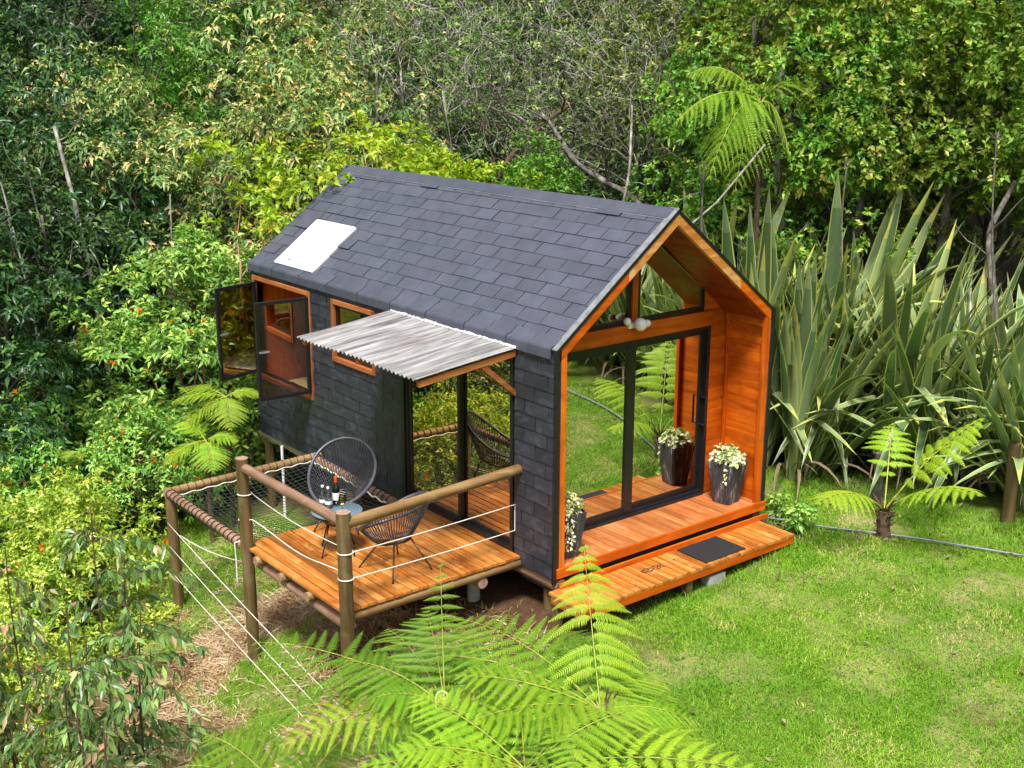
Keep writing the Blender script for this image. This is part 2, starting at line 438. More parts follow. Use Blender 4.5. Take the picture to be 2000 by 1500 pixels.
class MB:
    def __init__(s):
        s.v, s.f, s.mi, s.tint = [], [], [], []
        s.n = 0

    def add(s, v, f, mi=0, tint=0.5):
        s.v.append(np.asarray(v, float).reshape(-1, 3))
        s.f += [tuple(i + s.n for i in q) for q in f]
        s.mi += [mi] * len(f)
        s.tint += [tint] * len(f)
        s.n += len(s.v[-1])
        return s

    def box(s, a, b, mi=0):
        (x0, y0, z0), (x1, y1, z1) = a, b
        x0, x1 = min(x0, x1), max(x0, x1)
        y0, y1 = min(y0, y1), max(y0, y1)
        z0, z1 = min(z0, z1), max(z0, z1)
        v = [(x0, y0, z0), (x1, y0, z0), (x1, y1, z0), (x0, y1, z0), (x0, y0, z1), (x1, y0, z1), (x1, y1, z1), (x0, y1, z1)]
        return s.add(v, [(0, 3, 2, 1), (4, 5, 6, 7), (0, 1, 5, 4), (1, 2, 6, 5), (2, 3, 7, 6), (3, 0, 4, 7)], mi)

    def prism(s, poly, axis, a, b, mi=0):
        """Polygon in the plane across the axis, pushed from a to b."""
        n = len(poly)
        v = []
        for q in (a, b):
            for (u, w_) in poly:
                v.append({'X': (q, u, w_), 'Y': (u, q, w_), 'Z': (u, w_, q)}[axis])
        f = [tuple(range(n))[::-1], tuple(range(n, 2 * n))]
        for i in range(n):
            j = (i + 1) % n
            f.append((i, j, n + j, n + i))
        return s.add(v, f, mi)

    def tube(s, pts, rad, segs=8, mi=0, caps=True, jit=0.0, close=False, tint=0.5):
        P = np.asarray(pts, float)
        n = len(P)
        rad = np.broadcast_to(np.asarray(rad, float), (n,))
        T = np.gradient(P, axis=0) if not close else (np.roll(P, -1, 0) - np.roll(P, 1, 0))
        T /= np.linalg.norm(T, axis=1, keepdims=True) + 1e-12
        ref = np.array([0, 0, 1.0]) if abs(T[0][2]) < 0.9 else np.array([1.0, 0, 0])
        A = np.cross(T[0], ref)
        A /= np.linalg.norm(A)
        V = []
        for i in range(n):
            A = A - T[i] * (A @ T[i])
            A /= np.linalg.norm(A) + 1e-12
            B = np.cross(T[i], A)
            for k in range(segs):
                a = 2 * math.pi * k / segs
                rr = rad[i] * (1 + jit * random.uniform(-1, 1))
                V.append(P[i] + rr * (math.cos(a) * A + math.sin(a) * B))
        F = []
        for i in range(n if close else n - 1):
            i2 = (i + 1) % n
            for k in range(segs):
                k2 = (k + 1) % segs
                F.append((i * segs + k, i * segs + k2, i2 * segs + k2, i2 * segs + k))
        if caps and not close:
            F.append(tuple(range(segs))[::-1])
            F.append(tuple((n - 1) * segs + k for k in range(segs)))
        return s.add(V, F, mi, tint)

    def lathe(s, prof, c, segs=24, mi=0):
        V, F = [], []
        for (r_, z) in prof:
            for k in range(segs):
                a = 2 * math.pi * k / segs
                V.append((c[0] + r_ * math.cos(a), c[1] + r_ * math.sin(a), c[2] + z))
        for i in range(len(prof) - 1):
            for k in range(segs):
                k2 = (k + 1) % segs
                F.append((i * segs + k, i * segs + k2, (i + 1) * segs + k2, (i + 1) * segs + k))
        F.append(tuple(range(segs))[::-1])
        F.append(tuple((len(prof) - 1) * segs + k for k in range(segs)))
        return s.add(V, F, mi)

    def mesh(s, name, mats, smooth=False, bevel=0.0):
        me = bpy.data.meshes.new(name)
        me.from_pydata(np.concatenate(s.v).tolist(), [], s.f)
        for m_ in (mats if isinstance(mats, (list, tuple)) else [mats]):
            me.materials.append(m_)
        if any(s.mi):
            me.polygons.foreach_set('material_index', s.mi)
        a = me.attributes.new('tint', 'FLOAT', 'FACE')
        a.data.foreach_set('value', np.asarray(s.tint, np.float32))
        if smooth:
            me.polygons.foreach_set('use_smooth', [True] * len(s.f))
            if smooth != 'all':
                try:
                    me.set_sharp_from_angle(angle=R(40))
                except Exception:
                    pass
        me.update()
        return me

    def build(s, name, mats, parent=None, smooth=False, bevel=0.0, local=False):
        o = link(name, s.mesh(name, mats, smooth), parent, local)
        if bevel:
            b = o.modifiers.new('bevel', 'BEVEL')
            b.width = bevel
            b.segments = 2
            b.limit_method = 'ANGLE'
        return o


def np_mesh(name, V, F, mats, tint, mi=None):
    """Big triangle/quad mesh from numpy: V (n,3), F (m,k) equal-sided faces."""
    me = bpy.data.meshes.new(name)
    k = F.shape[1]
    me.vertices.add(len(V))
    me.vertices.foreach_set('co', V.astype(np.float32).ravel())
    me.loops.add(F.size)
    me.loops.foreach_set('vertex_index', F.astype(np.int32).ravel())
    me.polygons.add(len(F))
    me.polygons.foreach_set('loop_start', np.arange(0, F.size, k, dtype=np.int32))
    for m_ in mats:
        me.materials.append(m_)
    if mi is not None:
        me.polygons.foreach_set('material_index', mi.astype(np.int32))
    a = me.attributes.new('tint', 'FLOAT', 'FACE')
    a.data.foreach_set('value', tint.astype(np.float32))
    me.update(calc_edges=True)
    return me


def unit(v):
    return v / (np.linalg.norm(v, axis=-1, keepdims=True) + 1e-9)


def leaf_geo(P, D, N, ln, wd, tint, droop=0.25, fold=0.25):
    """n leaves with a folded midrib and a hanging tip: 5 vertices and 4 triangles each."""
    n = len(P)
    D = unit(D)
    S = unit(np.cross(D, N))
    N = np.cross(S, D)
    ln = np.broadcast_to(ln, (n,))[:, None]
    wd = np.broadcast_to(wd, (n,))[:, None]
    mid = P + D * ln * 0.45 - np.array([0, 0, 1.0]) * ln * droop * 0.2
    tip = P + D * ln * 0.95 - np.array([0, 0, 1.0]) * ln * droop
    l = mid + S * wd * 0.5 + N * wd * fold
    r = mid - S * wd * 0.5 + N * wd * fold
    V = np.stack([P, l, r, mid, tip], 1).reshape(-1, 3)
    b = (np.arange(n) * 5)[:, None, None]
    F = (np.array([[0, 3, 1], [0, 2, 3], [1, 3, 4], [3, 2, 4]])[None] + b).reshape(-1, 3)
    return V, F, np.repeat(tint, 4)


def rosettes(C, A, nl, ln, wd, el=(35, 85), droop=0.3, tr=(0.0, 0.8), top=0.0, rng=None, jitter=0.35):
    """Whorls of leaves at the twig ends C, pointing along A."""
    rng = rng or RNG
    n = len(C)
    A = unit(A)
    ref = np.where(np.abs(A[:, 2:3]) < 0.9, np.array([[0, 0, 1.0]]), np.array([[1.0, 0, 0]]))
    U = unit(np.cross(A, ref))
    W = np.cross(A, U)
    az = rng.uniform(0, 2 * math.pi, (n, 1)) + np.arange(nl)[None] * 2.4 + rng.normal(0, 0.25, (n, nl))
    e = np.radians(rng.uniform(el[0], el[1], (n, nl)))
    rad = U[:, None] * np.cos(az)[..., None] + W[:, None] * np.sin(az)[..., None]
    D = A[:, None] * np.cos(e)[..., None] + rad * np.sin(e)[..., None]
    P = np.repeat(C[:, None], nl, 1) + D * ln * 0.06 + rng.normal(0, ln * 0.18, (n, nl, 3))
    Nn = A[:, None] + rng.normal(0, jitter, (n, nl, 3))
    tb = rng.uniform(tr[0], tr[1], (n, 1)) + rng.normal(0, 0.1, (n, nl))
    young = (rng.random((n, 1)) < top) & (e < np.radians(el[0] + 0.55 * (el[1] - el[0])))
    tb = np.where(young, rng.uniform(0.85, 1.0, (n, nl)), tb)
    L_ = ln * rng.uniform(0.65, 1.2, n * nl)
    return leaf_geo(P.reshape(-1, 3), D.reshape(-1, 3), Nn.reshape(-1, 3), L_, wd * rng.uniform(0.75, 1.2, n * nl),
                    np.clip(tb, 0, 1).reshape(-1), droop)


def join_geo(parts):
    V, F, T, off = [], [], [], 0
    for v, f, t_ in parts:
        V.append(v)
        F.append(f + off)
        T.append(t_)
        off += len(v)
    return np.concatenate(V), np.concatenate(F), np.concatenate(T)


def sphere_dirs(n, rng, zmin=-1.0):
    z = rng.uniform(zmin, 1, n)
    a = rng.uniform(0, 2 * math.pi, n)
    r_ = np.sqrt(1 - z * z)
    return np.stack([r_ * np.cos(a), r_ * np.sin(a), z], 1)


# ------------------------------------------------------------------ terrain
CP = np.array([
    (1.1, 4, -.3), (.5, 1.4, -.5), (.3, -.2, -.58), (-.4, 3.9, -.3), (3, 6, -.22), (6, 4, -.3), (4, 1, -.5), (4, -1, -.62), (2.4, -.6, -.62),
    (3, -2.6, -1.0), (6, -2, -.8), (1.5, -2, -1.0), (-.48, -2.16, -1.05), (-2, 1.5, -.62), (-5, 1.5, -1.0), (-6.4, .1, -1.25), (-1, -.6, -.68),
    (-2.54, -2.16, -1.36), (-4.55, -2.16, -1.5), (-1.5, -4, -1.95), (0, -5, -2.2), (-4, -4.5, -2.3), (-7, -3, -2.1), (-10, -2, -2.3), (-9, 1.5, -1.6),
    (2, -5, -1.9), (5, -5, -1.7), (-3, 5, -.5), (-6, 5, -.9), (0, 7, -.2), (5, 9, 0), (-10, 6, -1.2), (-5, 10, -.3), (0, 12, .2), (-12, 12, 0),
    (-15, 4, -1.2), (-20, 15, 1.5), (-8, 22, 1.6), (6, 20, 1.4), (-26, 0, 0), (-12, -10, -4), (0, -14, -5), (14, -14, -4), (14, 4, -.3), (20, 14, 1.0),
    (30, 0, -1), (-40, 30, 4), (-40, -20, -4), (0, 50, 5), (40, 40, 4), (20, -40, -10), (-20, -40, -10)], float)


def _tps(d2):
    return np.where(d2 > 1e-12, d2 * np.log(d2 + 1e-12) * 0.5, 0.0)


_n = len(CP)
_K = _tps(((CP[:, None, :2] - CP[None, :, :2]) ** 2).sum(-1)) + np.eye(_n) * 0.3
_P = np.c_[np.ones(_n), CP[:, :2]]
_A = np.block([[_K, _P], [_P.T, np.zeros((3, 3))]])
_W = np.linalg.solve(_A, np.r_[CP[:, 2], 0, 0, 0])


def G(x, y):
    x = np.clip(np.asarray(x, float), -45, 45)
    y = np.clip(np.asarray(y, float), -42, 52)
    sh = x.shape
    q = np.stack([x.ravel(), y.ravel()], 1)
    out = np.empty(len(q))
    for i in range(0, len(q), 40000):
        s = q[i:i + 40000]
        out[i:i + 40000] = _tps(((s[:, None] - CP[None, :, :2]) ** 2).sum(-1)) @ _W[:_n] + _W[_n] + s @ _W[_n + 1:]
    return out.reshape(sh)


def g1(x, y):
    return float(G(np.array([x]), np.array([y]))[0])


def vnoise(x, y, s, seed):
    """Smooth value noise 0..1 on the plane."""
    r_ = np.random.default_rng(seed)
    tab = r_.random((256, 256))
    xs, ys = np.asarray(x) / s + 100.5, np.asarray(y) / s + 100.5
    xi, yi = np.floor(xs).astype(int), np.floor(ys).astype(int)
    fx, fy = xs - xi, ys - yi
    fx, fy = fx * fx * (3 - 2 * fx), fy * fy * (3 - 2 * fy)
    t_ = lambda a, b_: tab[a % 256, b_ % 256]
    return (t_(xi, yi) * (1 - fx) + t_(xi + 1, yi) * fx) * (1 - fy) + (t_(xi, yi + 1) * (1 - fx) + t_(xi + 1, yi + 1) * fx) * fy


def sstep(a, b_, v):
    k = np.clip((np.asarray(v, float) - a) / (b_ - a), 0, 1)
    return k * k * (3 - 2 * k)


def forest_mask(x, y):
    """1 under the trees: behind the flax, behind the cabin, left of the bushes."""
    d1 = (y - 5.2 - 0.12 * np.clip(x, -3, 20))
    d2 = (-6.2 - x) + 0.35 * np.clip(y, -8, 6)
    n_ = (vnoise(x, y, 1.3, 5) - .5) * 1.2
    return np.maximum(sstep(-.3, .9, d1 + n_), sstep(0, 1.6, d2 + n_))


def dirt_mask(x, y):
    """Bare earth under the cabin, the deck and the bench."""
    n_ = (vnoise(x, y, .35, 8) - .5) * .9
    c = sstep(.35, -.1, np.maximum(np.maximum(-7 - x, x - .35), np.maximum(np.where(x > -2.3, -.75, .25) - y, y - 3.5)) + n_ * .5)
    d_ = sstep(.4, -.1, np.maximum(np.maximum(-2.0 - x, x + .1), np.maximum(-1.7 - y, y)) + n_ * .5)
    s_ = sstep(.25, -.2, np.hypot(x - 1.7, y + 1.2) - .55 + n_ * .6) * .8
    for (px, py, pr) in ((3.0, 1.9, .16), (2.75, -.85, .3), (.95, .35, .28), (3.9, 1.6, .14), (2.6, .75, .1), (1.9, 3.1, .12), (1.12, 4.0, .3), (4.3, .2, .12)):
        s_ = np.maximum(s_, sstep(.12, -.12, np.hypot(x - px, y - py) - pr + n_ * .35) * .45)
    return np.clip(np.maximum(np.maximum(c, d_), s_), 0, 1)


def straw_mask(x, y):
    n_ = vnoise(x, y, .9, 11) * .6 + vnoise(x, y, .3, 12) * .4
    area = sstep(-5.6, -4.4, x) * sstep(1.4, .4, x) * sstep(-6.2, -5, y) * sstep(-.6, -1.4, y)
    return np.clip(area * sstep(.4, .56, n_), 0, 1)


def axis_coords(lo, a, b_, hi, fine, far):
    left = a - np.geomspace(fine, a - lo, far)[::-1]
    right = b_ + np.geomspace(fine, hi - b_, far)
    return np.r_[left, np.arange(a, b_ + 1e-6, fine), right]


gx = axis_coords(-400, -12, 9, 400, .12, 26)
gy = axis_coords(-400, -8, 10, 400, .12, 26)
XX, YY = np.meshgrid(gx, gy)
ZZ = G(XX, YY) + (vnoise(XX, YY, .5, 3) - .5) * .06 + (vnoise(XX, YY, .16, 4) - .5) * .022
GV = np.stack([XX.ravel(), YY.ravel(), ZZ.ravel()], 1)
ny, nx = XX.shape
ii = (np.arange(ny - 1)[:, None] * nx + np.arange(nx - 1)[None]).ravel()
GF = np.stack([ii, ii + 1, ii + nx + 1, ii + nx], 1)

m, t, b, o = new_mat('meadow_ground')
g_ = nd(t, 'ShaderNodeNewGeometry')


def at_(name):
    a_ = nd(t, 'ShaderNodeAttribute')
    a_.attribute_name = name
    return a_.outputs['Fac']


n1 = nd(t, 'ShaderNodeTexNoise', Scale=9.0, Detail=8.0, Roughness=0.7)
t.links.new(g_.outputs['Position'], n1.inputs['Vector'])
n2 = nd(t, 'ShaderNodeTexNoise', Scale=60.0, Detail=4.0, Roughness=0.7)
t.links.new(g_.outputs['Position'], n2.inputs['Vector'])
n3 = nd(t, 'ShaderNodeTexNoise', Scale=1.3, Detail=4.0)
t.links.new(g_.outputs['Position'], n3.inputs['Vector'])
cg = ramp(t, [(0.25, (0.055, 0.11, 0.012)), (0.5, (0.11, 0.19, 0.018)), (0.75, (0.2, 0.28, 0.04))], n1.outputs[0]).outputs[0]
cg = mixc(t, cg, (0.36, 0.3, 0.14), ramp(t, [(0.48, (0, 0, 0)), (0.68, (0.8, 0.8, 0.8))], n3.outputs[0]).outputs[0])
cs = ramp(t, [(0.25, (0.22, 0.12, 0.06)), (0.5, (0.42, 0.27, 0.14)), (0.75, (0.58, 0.42, 0.25))], n2.outputs[0]).outputs[0]
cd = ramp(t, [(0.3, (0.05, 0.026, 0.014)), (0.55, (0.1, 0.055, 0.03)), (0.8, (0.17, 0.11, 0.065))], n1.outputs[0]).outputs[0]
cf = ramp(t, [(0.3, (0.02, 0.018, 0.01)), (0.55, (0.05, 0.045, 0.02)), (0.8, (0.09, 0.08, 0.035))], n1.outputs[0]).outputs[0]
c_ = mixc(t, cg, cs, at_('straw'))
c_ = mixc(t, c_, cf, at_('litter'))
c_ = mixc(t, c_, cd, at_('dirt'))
t.links.new(c_, b.inputs['Base Color'])
b.inputs['Roughness'].default_value = 0.95
b.inputs['Specular IOR Level'].default_value = 0.1
bump(t, b, n2.outputs[0], 0.02, 0.8)
ground_me = np_mesh('ground', GV, GF, [m], np.zeros(len(GF)))
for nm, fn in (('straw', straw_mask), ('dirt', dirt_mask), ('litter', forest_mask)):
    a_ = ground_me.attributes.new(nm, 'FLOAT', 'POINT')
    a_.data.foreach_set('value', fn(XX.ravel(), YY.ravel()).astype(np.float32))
ground_me.polygons.foreach_set('use_smooth', [True] * len(GF))
ground = link('ground', ground_me)
tag(ground, 'grassy clearing sloping away under the cabin and into the forest', 'ground', None, 'structure')


# ------------------------------------------------------------------ cabin
LEN, WID, ZB, ZE = 6.487, 3.206, -0.107, 2.30
YR, ZR = WID / 2, 3.534
SL = (ZR - ZE) / YR
TH = math.atan(SL)
CT, ST = math.cos(TH), math.sin(TH)

cabin = empty('cabin', (-3.2, 1.6, ZB), 'small gabled cabin with slate grey shingles and orange timber front', 'cabin')


def zroof(y):
    return ZE + SL * min(y, WID - y)


def bars(mb, poly, width, axis, a, b_, mi=0):
    """A frame of bars along the inside of a convex polygon (counter-clockwise)."""
    n = len(poly)
    P = [Vector(p) for p in poly]
    inner = []
    for i in range(n):
        p0, p1, p2 = P[i - 1], P[i], P[(i + 1) % n]
        d1, d2 = (p1 - p0).normalized(), (p2 - p1).normalized()
        n1_, n2_ = Vector((-d1.y, d1.x)), Vector((-d2.y, d2.x))
        k = (n1_ + n2_)
        k = k / max(0.2, (1 + n1_.dot(n2_)))
        inner.append(p1 + k * width)
    for i in range(n):
        j = (i + 1) % n
        mb.prism([tuple(P[i]), tuple(P[j]), tuple(inner[j]), tuple(inner[i])], axis, a, b_, mi)
    return [tuple(p) for p in inner]


# --- walls
OPEN = [(-6.36, -4.90, 0.76, 2.08), (-4.24, -3.36, 1.41, 2.08), (-2.66, -0.66, -0.03, 2.14)]


def wall_rects(x0, x1, z0, z1, opens):
    xs = sorted({x0, x1, *[v for q in opens for v in q[:2]]})
    out = []
    for a, b_ in zip(xs, xs[1:]):
        cuts = sorted((q[2], q[3]) for q in opens if q[0] <= a + 1e-6 and q[1] >= b_ - 1e-6)
        z = z0
        for c0, c1 in cuts:
            if c0 > z:
                out.append((a, b_, z, c0))
            z = max(z, c1)
        if z < z1:
            out.append((a, b_, z, z1))
    return out


mb = MB()
for (a, b_, c, d) in wall_rects(-LEN, 0, ZB, ZE - .01, OPEN):
    mb.box((a, .006, c), (b_, .05, d))
wall = mb.build('wall', MAT['felt'], cabin)
wall['label'] = 'charcoal shingled side wall facing the deck'
mb = MB()
for (a, b_, c, d) in wall_rects(-LEN + .05, -.69, 0, ZE - .06, OPEN):
    mb.box((a, .05, c), (b_, .1, d))
mb.build('wall_lining', MAT['orange_Z'], cabin)
mb = MB()
mb.box((-LEN, WID - .05, ZB), (0, WID, ZE - .01))
mb.prism([(.05, ZB), (WID - .05, ZB), (WID - .05, ZE), (YR, ZR - .1), (.05, ZE)], 'X', -LEN, -LEN + .05)
mb.build('wall', MAT['wall_shingle'], cabin)
mb = MB()
mb.box((-LEN + .05, WID - .1, 0), (-.69, WID - .05, ZE - .06))
mb.prism([(.1, 0), (WID - .1, 0), (WID - .1, ZE - .08), (YR, ZR - .2), (.1, ZE - .08)], 'X', -LEN + .05, -LEN + .09)
mb.build('wall_lining', MAT['orange_Z'], cabin)
mb = MB()
mb.box((-LEN + .05, .1, -.08), (-.64, WID - .1, 0))
mb.build('floor', MAT['porch'], cabin)
# a plain partition and bed inside, seen through the open casement
mb = MB()
mb.box((-4.75, .1, 0), (-4.68, 2.2, 2.3))
mb.build('partition', MAT['orange_Z'], cabin)
mb = MB()
mb.box((-6.3, .25, 0), (-4.95, 2.4, .45))
mb.build('bed_base', MAT['trim_X'], cabin, bevel=.02)
mb = MB()
mb.box((-6.28, .27, .452), (-4.97, 2.38, .62))
mb.build('mattress', MAT['label'], cabin, bevel=.05)

ubox = MB().box((0, 0, 0), (1, 1, 1)).mesh('shingle_tab', MAT['wall_shingle'])
rbox = MB().box((0, 0, 0), (1, 1, 1)).mesh('roof_tab', MAT['roof_shingle'])


def tab(name, me, org, ex, ey, ez, parent):
    o_ = bpy.data.objects.new(name, me)
    COL.objects.link(o_)
    o_.parent = parent
    m_ = Matrix.Identity(4)
    for i in range(3):
        m_[i][0], m_[i][1], m_[i][2], m_[i][3] = ex[i], ey[i], ez[i], org[i]
    o_.matrix_basis = m_
    return o_


def cut_rect(rc, ops):
    """Rectangle minus openings -> rectangles."""
    out = [rc]
    for (a, b_, c, d) in ops:
        nxt = []
        for (x0, x1, z0, z1) in out:
            if x1 <= a or x0 >= b_ or z1 <= c or z0 >= d:
                nxt.append((x0, x1, z0, z1))
                continue
            if x0 < a:
                nxt.append((x0, a, z0, z1))
            if x1 > b_:
                nxt.append((b_, x1, z0, z1))
            xa, xb = max(x0, a), min(x1, b_)
            if z0 < c:
                nxt.append((xa, xb, z0, c))
            if z1 > d:
                nxt.append((xa, xb, d, z1))
        out = nxt
    return out


FR = [(-6.42, -4.84, .70, 2.14), (-4.30, -3.30, 1.35, 2.14), (-2.67, -.645, -.2, 2.16)]
rows = 16
ex_h = .151
rs = random.Random(3)
for r_ in range(rows):
    z0 = ZB + r_ * ex_h
    z1 = min(z0 + .18, ZE - .02)
    x = -LEN + (0 if r_ % 2 else -.19) + rs.uniform(-.03, .03)
    while x < -.03:
        wd = .375 * (2 if rs.random() < .05 else 1)
        a, b_ = max(x, -LEN + .002), min(x + wd - .011, -.032)
        x += wd
        if b_ - a < .05:
            continue
        for (p, q, c, d) in cut_rect((a, b_, z0, z1), FR):
            if q - p < .035 or d - c < .03:
                continue
            th = .007
            low = .019 if c <= z0 + 1e-6 else .006
            jz = rs.uniform(-.004, .004)
            ez = Vector((0, -th, 0))
            ey = Vector((0, (low - .002), d - c))
            tab('wall_shingle', ubox, Vector((p, -low + .004, c + jz)), Vector((q - p, 0, rs.uniform(-.003, .003))), ey, ez, wall)

# corner trim of the wall
mb = MB()
mb.box((-.03, -.022, ZB - .06), (.006, .03, 2.28))
mb.build('corner_trim', MAT['black'], cabin, bevel=.003)
mb = MB()
mb.box((-.03, WID - .03, ZB), (.006, WID + .02, 2.28))
mb.build('corner_trim', MAT['black'], cabin, bevel=.003)

# --- roof
mb = MB()
mb.prism([(-.02, ZE - .05), (YR, ZR - .035), (WID + .02, ZE - .05), (WID + .02, ZE - .09), (YR, ZR - .075), (-.02, ZE - .09)], 'X', -LEN - .02, -.055)
roof = mb.build('roof', MAT['felt'], cabin)
roof['label'] = 'steep shingle roof with a white skylight'
mb = MB()
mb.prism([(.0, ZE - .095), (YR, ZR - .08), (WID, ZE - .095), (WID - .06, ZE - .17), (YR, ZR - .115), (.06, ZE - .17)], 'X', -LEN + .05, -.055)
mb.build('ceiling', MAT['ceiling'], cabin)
EX = Vector((1, 0, 0))
UPS = Vector((0, CT, ST))
NOR = Vector((0, -ST, CT))
SKY = (-5.93, -4.9, .06 / CT, .755 / CT)
rs = random.Random(11)
exposure = .1755
slope_len = YR / CT
ORG = Vector((0, 0, ZE)) - NOR * .018
for r_ in range(11):
    d0 = .055 + r_ * exposure
    off = 0 if r_ % 2 else -.1875
    x = -LEN - .02 + off
    while x < -.07:
        wd = .375 * (2 if rs.random() < .035 else 1)
        a, b_ = max(x, -LEN - .02) + .006, min(x + wd, -.058) - .006
        x += wd
        if b_ - a < .04:
            continue
        for (p, q, c, d) in cut_rect((a, b_, d0, min(d0 + .2, slope_len - .01)), [SKY]):
            if q - p < .03 or d - c < .03:
                continue
            lift = .017 if c <= d0 + 1e-6 else .008
            lift += rs.uniform(-.002, .004) + (.012 if rs.random() < .03 else 0)
            o_ = ORG + EX * p + UPS * (c + rs.uniform(-.004, .004)) + NOR * lift
            e2 = UPS * (d - c) - NOR * (lift - .002)
            tab('roof_shingle', rbox, o_, EX * (q - p) + UPS * rs.uniform(-.005, .005), e2, NOR * .006, roof)
# tabs folded over the eave
prof = []
for i in range(7):
    k = i / 6
    ang = TH * (1 - k) + (-R(86)) * k * 1.0
    prof.append(ang)
pts = [(.115, ZE + .115 * SL + .002)]
y_, z_ = .05, ZE + .05 * SL + .004
pts.append((y_, z_))
for ang in prof:
    y_ -= .018 * math.cos(ang)
    z_ -= .018 * math.sin(ang) if ang > 0 else .018 * math.sin(-ang) * 1.0
    pts.append((y_, z_))
pts.append((y_ - .002, z_ - .075))
x = -LEN - .03
k = 0
while x < -.08:
    wd = .36
    x1 = min(x + wd - .012, -.06)
    mb = MB()
    th = .009 + .006 * (k % 2)
    outer = [(p[0] - th * .6, p[1] + th * .5) for p in pts]
    mb.prism(outer + pts[::-1], 'X', x, x1)
    mb.build('eave_shingle', MAT['roof_shingle'], roof)
    x += wd
    k += 1
# far slope: out of sight, its courses in one piece
mb = MB()
for r_ in range(11):
    d0 = .02 + r_ * exposure
    d1 = min(d0 + .2, slope_len - .01)
    x = -LEN - .02 + (0 if r_ % 2 else -.1875)
    while x < -.07:
        a, b_ = max(x, -LEN - .02) + .004, min(x + .375, -.058) - .004
        x += .375
        if b_ - a < .04:
            continue
        V = []
        for hh in (0, .007):
            for (xx, dd, ll) in ((a, d0, .004), (b_, d0, .004), (b_, d1, -.01), (a, d1, -.01)):
                V.append((xx, WID - (dd * CT) + (ll + hh) * ST, ZE + dd * ST + (ll + hh) * CT - .01))
        mb.add(V, [(0, 1, 2, 3), (7, 6, 5, 4), (0, 4, 5, 1), (1, 5, 6, 2), (2, 6, 7, 3), (3, 7, 4, 0)])
tag(mb.build('far_shingles', MAT['roof_shingle'], roof), kind='stuff')
# ridge caps
x = -LEN - .03
while x < -.07:
    x1 = min(x + .98, -.052)
    mb = MB()
    h = .014 + rs.uniform(0, .004)
    wv = .125
    mb.prism([(YR - wv, ZR - wv * SL + h), (YR - .02, ZR + h - .01), (YR + .02, ZR + h - .01), (YR + wv, ZR - wv * SL + h),
              (YR + wv, ZR - wv * SL + h - .012), (YR, ZR + h - .02), (YR - wv, ZR - wv * SL + h - .012)], 'X', x, x1 + .004)
    mb.build('ridge_cap', MAT['roof_shingle'], roof)
    x = x1 + .006 if x1 < -.06 else 0
mb = MB()
Q = [(xx, YR - .128 + .0015 * math.sin(xx * 9), ZR - .128 * SL + .008) for xx in np.linspace(-LEN, -.06, 40)]
mb.tube(Q, .006, 5)
mb.build('ridge_sealant', MAT['edge_metal'], roof)
# skylight
sx0, sx1, s0, s1 = -5.92, -4.905, .07 / CT, .745 / CT
P_ = [Vector((sx0, 0, ZE)) + UPS * s0, Vector((sx1, 0, ZE)) + UPS * s0, Vector((sx1, 0, ZE)) + UPS * s1, Vector((sx0 + .02, 0, ZE)) + UPS * s1]
mb = MB()
mb.add([tuple(p - NOR * .02) for p in P_] + [tuple(p + NOR * .03) for p in P_],
       [(0, 3, 2, 1), (4, 5, 6, 7), (0, 1, 5, 4), (1, 2, 6, 5), (2, 3, 7, 6), (3, 0, 4, 7)])
sk = mb.build('skylight', MAT['skylight'], roof, bevel=.004)
sk['label'] = 'white opal skylight panel low on the roof'
mb = MB()
mb.tube([tuple(P_[3] + NOR * .03 + UPS * .01), tuple(P_[3] + NOR * .03 + EX * .22 + UPS * .01)], .007, 5)
mb.tube([tuple(P_[3] + NOR * .026 - EX * .006), tuple(P_[0] + NOR * .026 - EX * .006)], .007, 5)
mb.build('skylight_seal', MAT['black'], roof)
mb = MB()
c0 = P_[0] + EX * .3 + UPS * .09 + NOR * .0302
mb.tube([tuple(c0 + EX * (i * .05 - .2) + UPS * (.02 * math.sin(i * 1.7)) ) for i in range(9)], [.001, .002, .003, .006, .009, .005, .003, .002, .001], 4)
mb.build('dirt_streak', MAT['felt'], roof)

# --- front gable: rakes, posts and trim
def rake(y0, y1, mat):
    mb = MB()
    o1, o2 = .035, .16
    mb.prism([(y0, zroof(y0) - o2), (y1, zroof(y1) - o2), (y1, zroof(y1) - o1), (y0, zroof(y0) - o1)], 'X', -.055, 0)
    return mb.build('rake_board', MAT[mat], cabin, bevel=.004)


rake(.0, .93, 'orange_Y')
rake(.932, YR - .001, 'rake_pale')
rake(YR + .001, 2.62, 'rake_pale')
rake(2.622, WID, 'orange_Y')
for sgn in (0, 1):
    mb = MB()
    ya, yb = (-.02, YR) if sgn == 0 else (WID + .02, YR)
    za, zb = ZE - .02 * SL, ZR
    mb.prism([(ya, za - .038), (yb, zb - .038), (yb, zb + .004), (ya, za + .004)], 'X', -.06, .008)
    mb.build('rake_trim', MAT['black'], cabin)
mb = MB()
mb.prism([(-.02, ZE + .006 - .02 * SL), (YR, ZR + .006), (YR, ZR + .014), (-.02, ZE + .014 - .02 * SL)], 'X', -.07, .01)
mb.build('rake_flashing', MAT['edge_metal'], cabin)
mb = MB()
mb.prism([(.03, -.02), (.125, -.02), (.125, zroof(.125) - .163), (.03, zroof(.03) - .163)], 'X', -.055, -.001)
mb.build('corner_post', MAT['orange_Z'], cabin, bevel=.004)
mb = MB()
mb.prism([(WID - .125, 0), (WID - .03, 0), (WID - .03, zroof(.03) - .163), (WID - .125, zroof(.125) - .163)], 'X', -.055, -.001)
mb.build('corner_post', MAT['orange_Z'], cabin, bevel=.004)

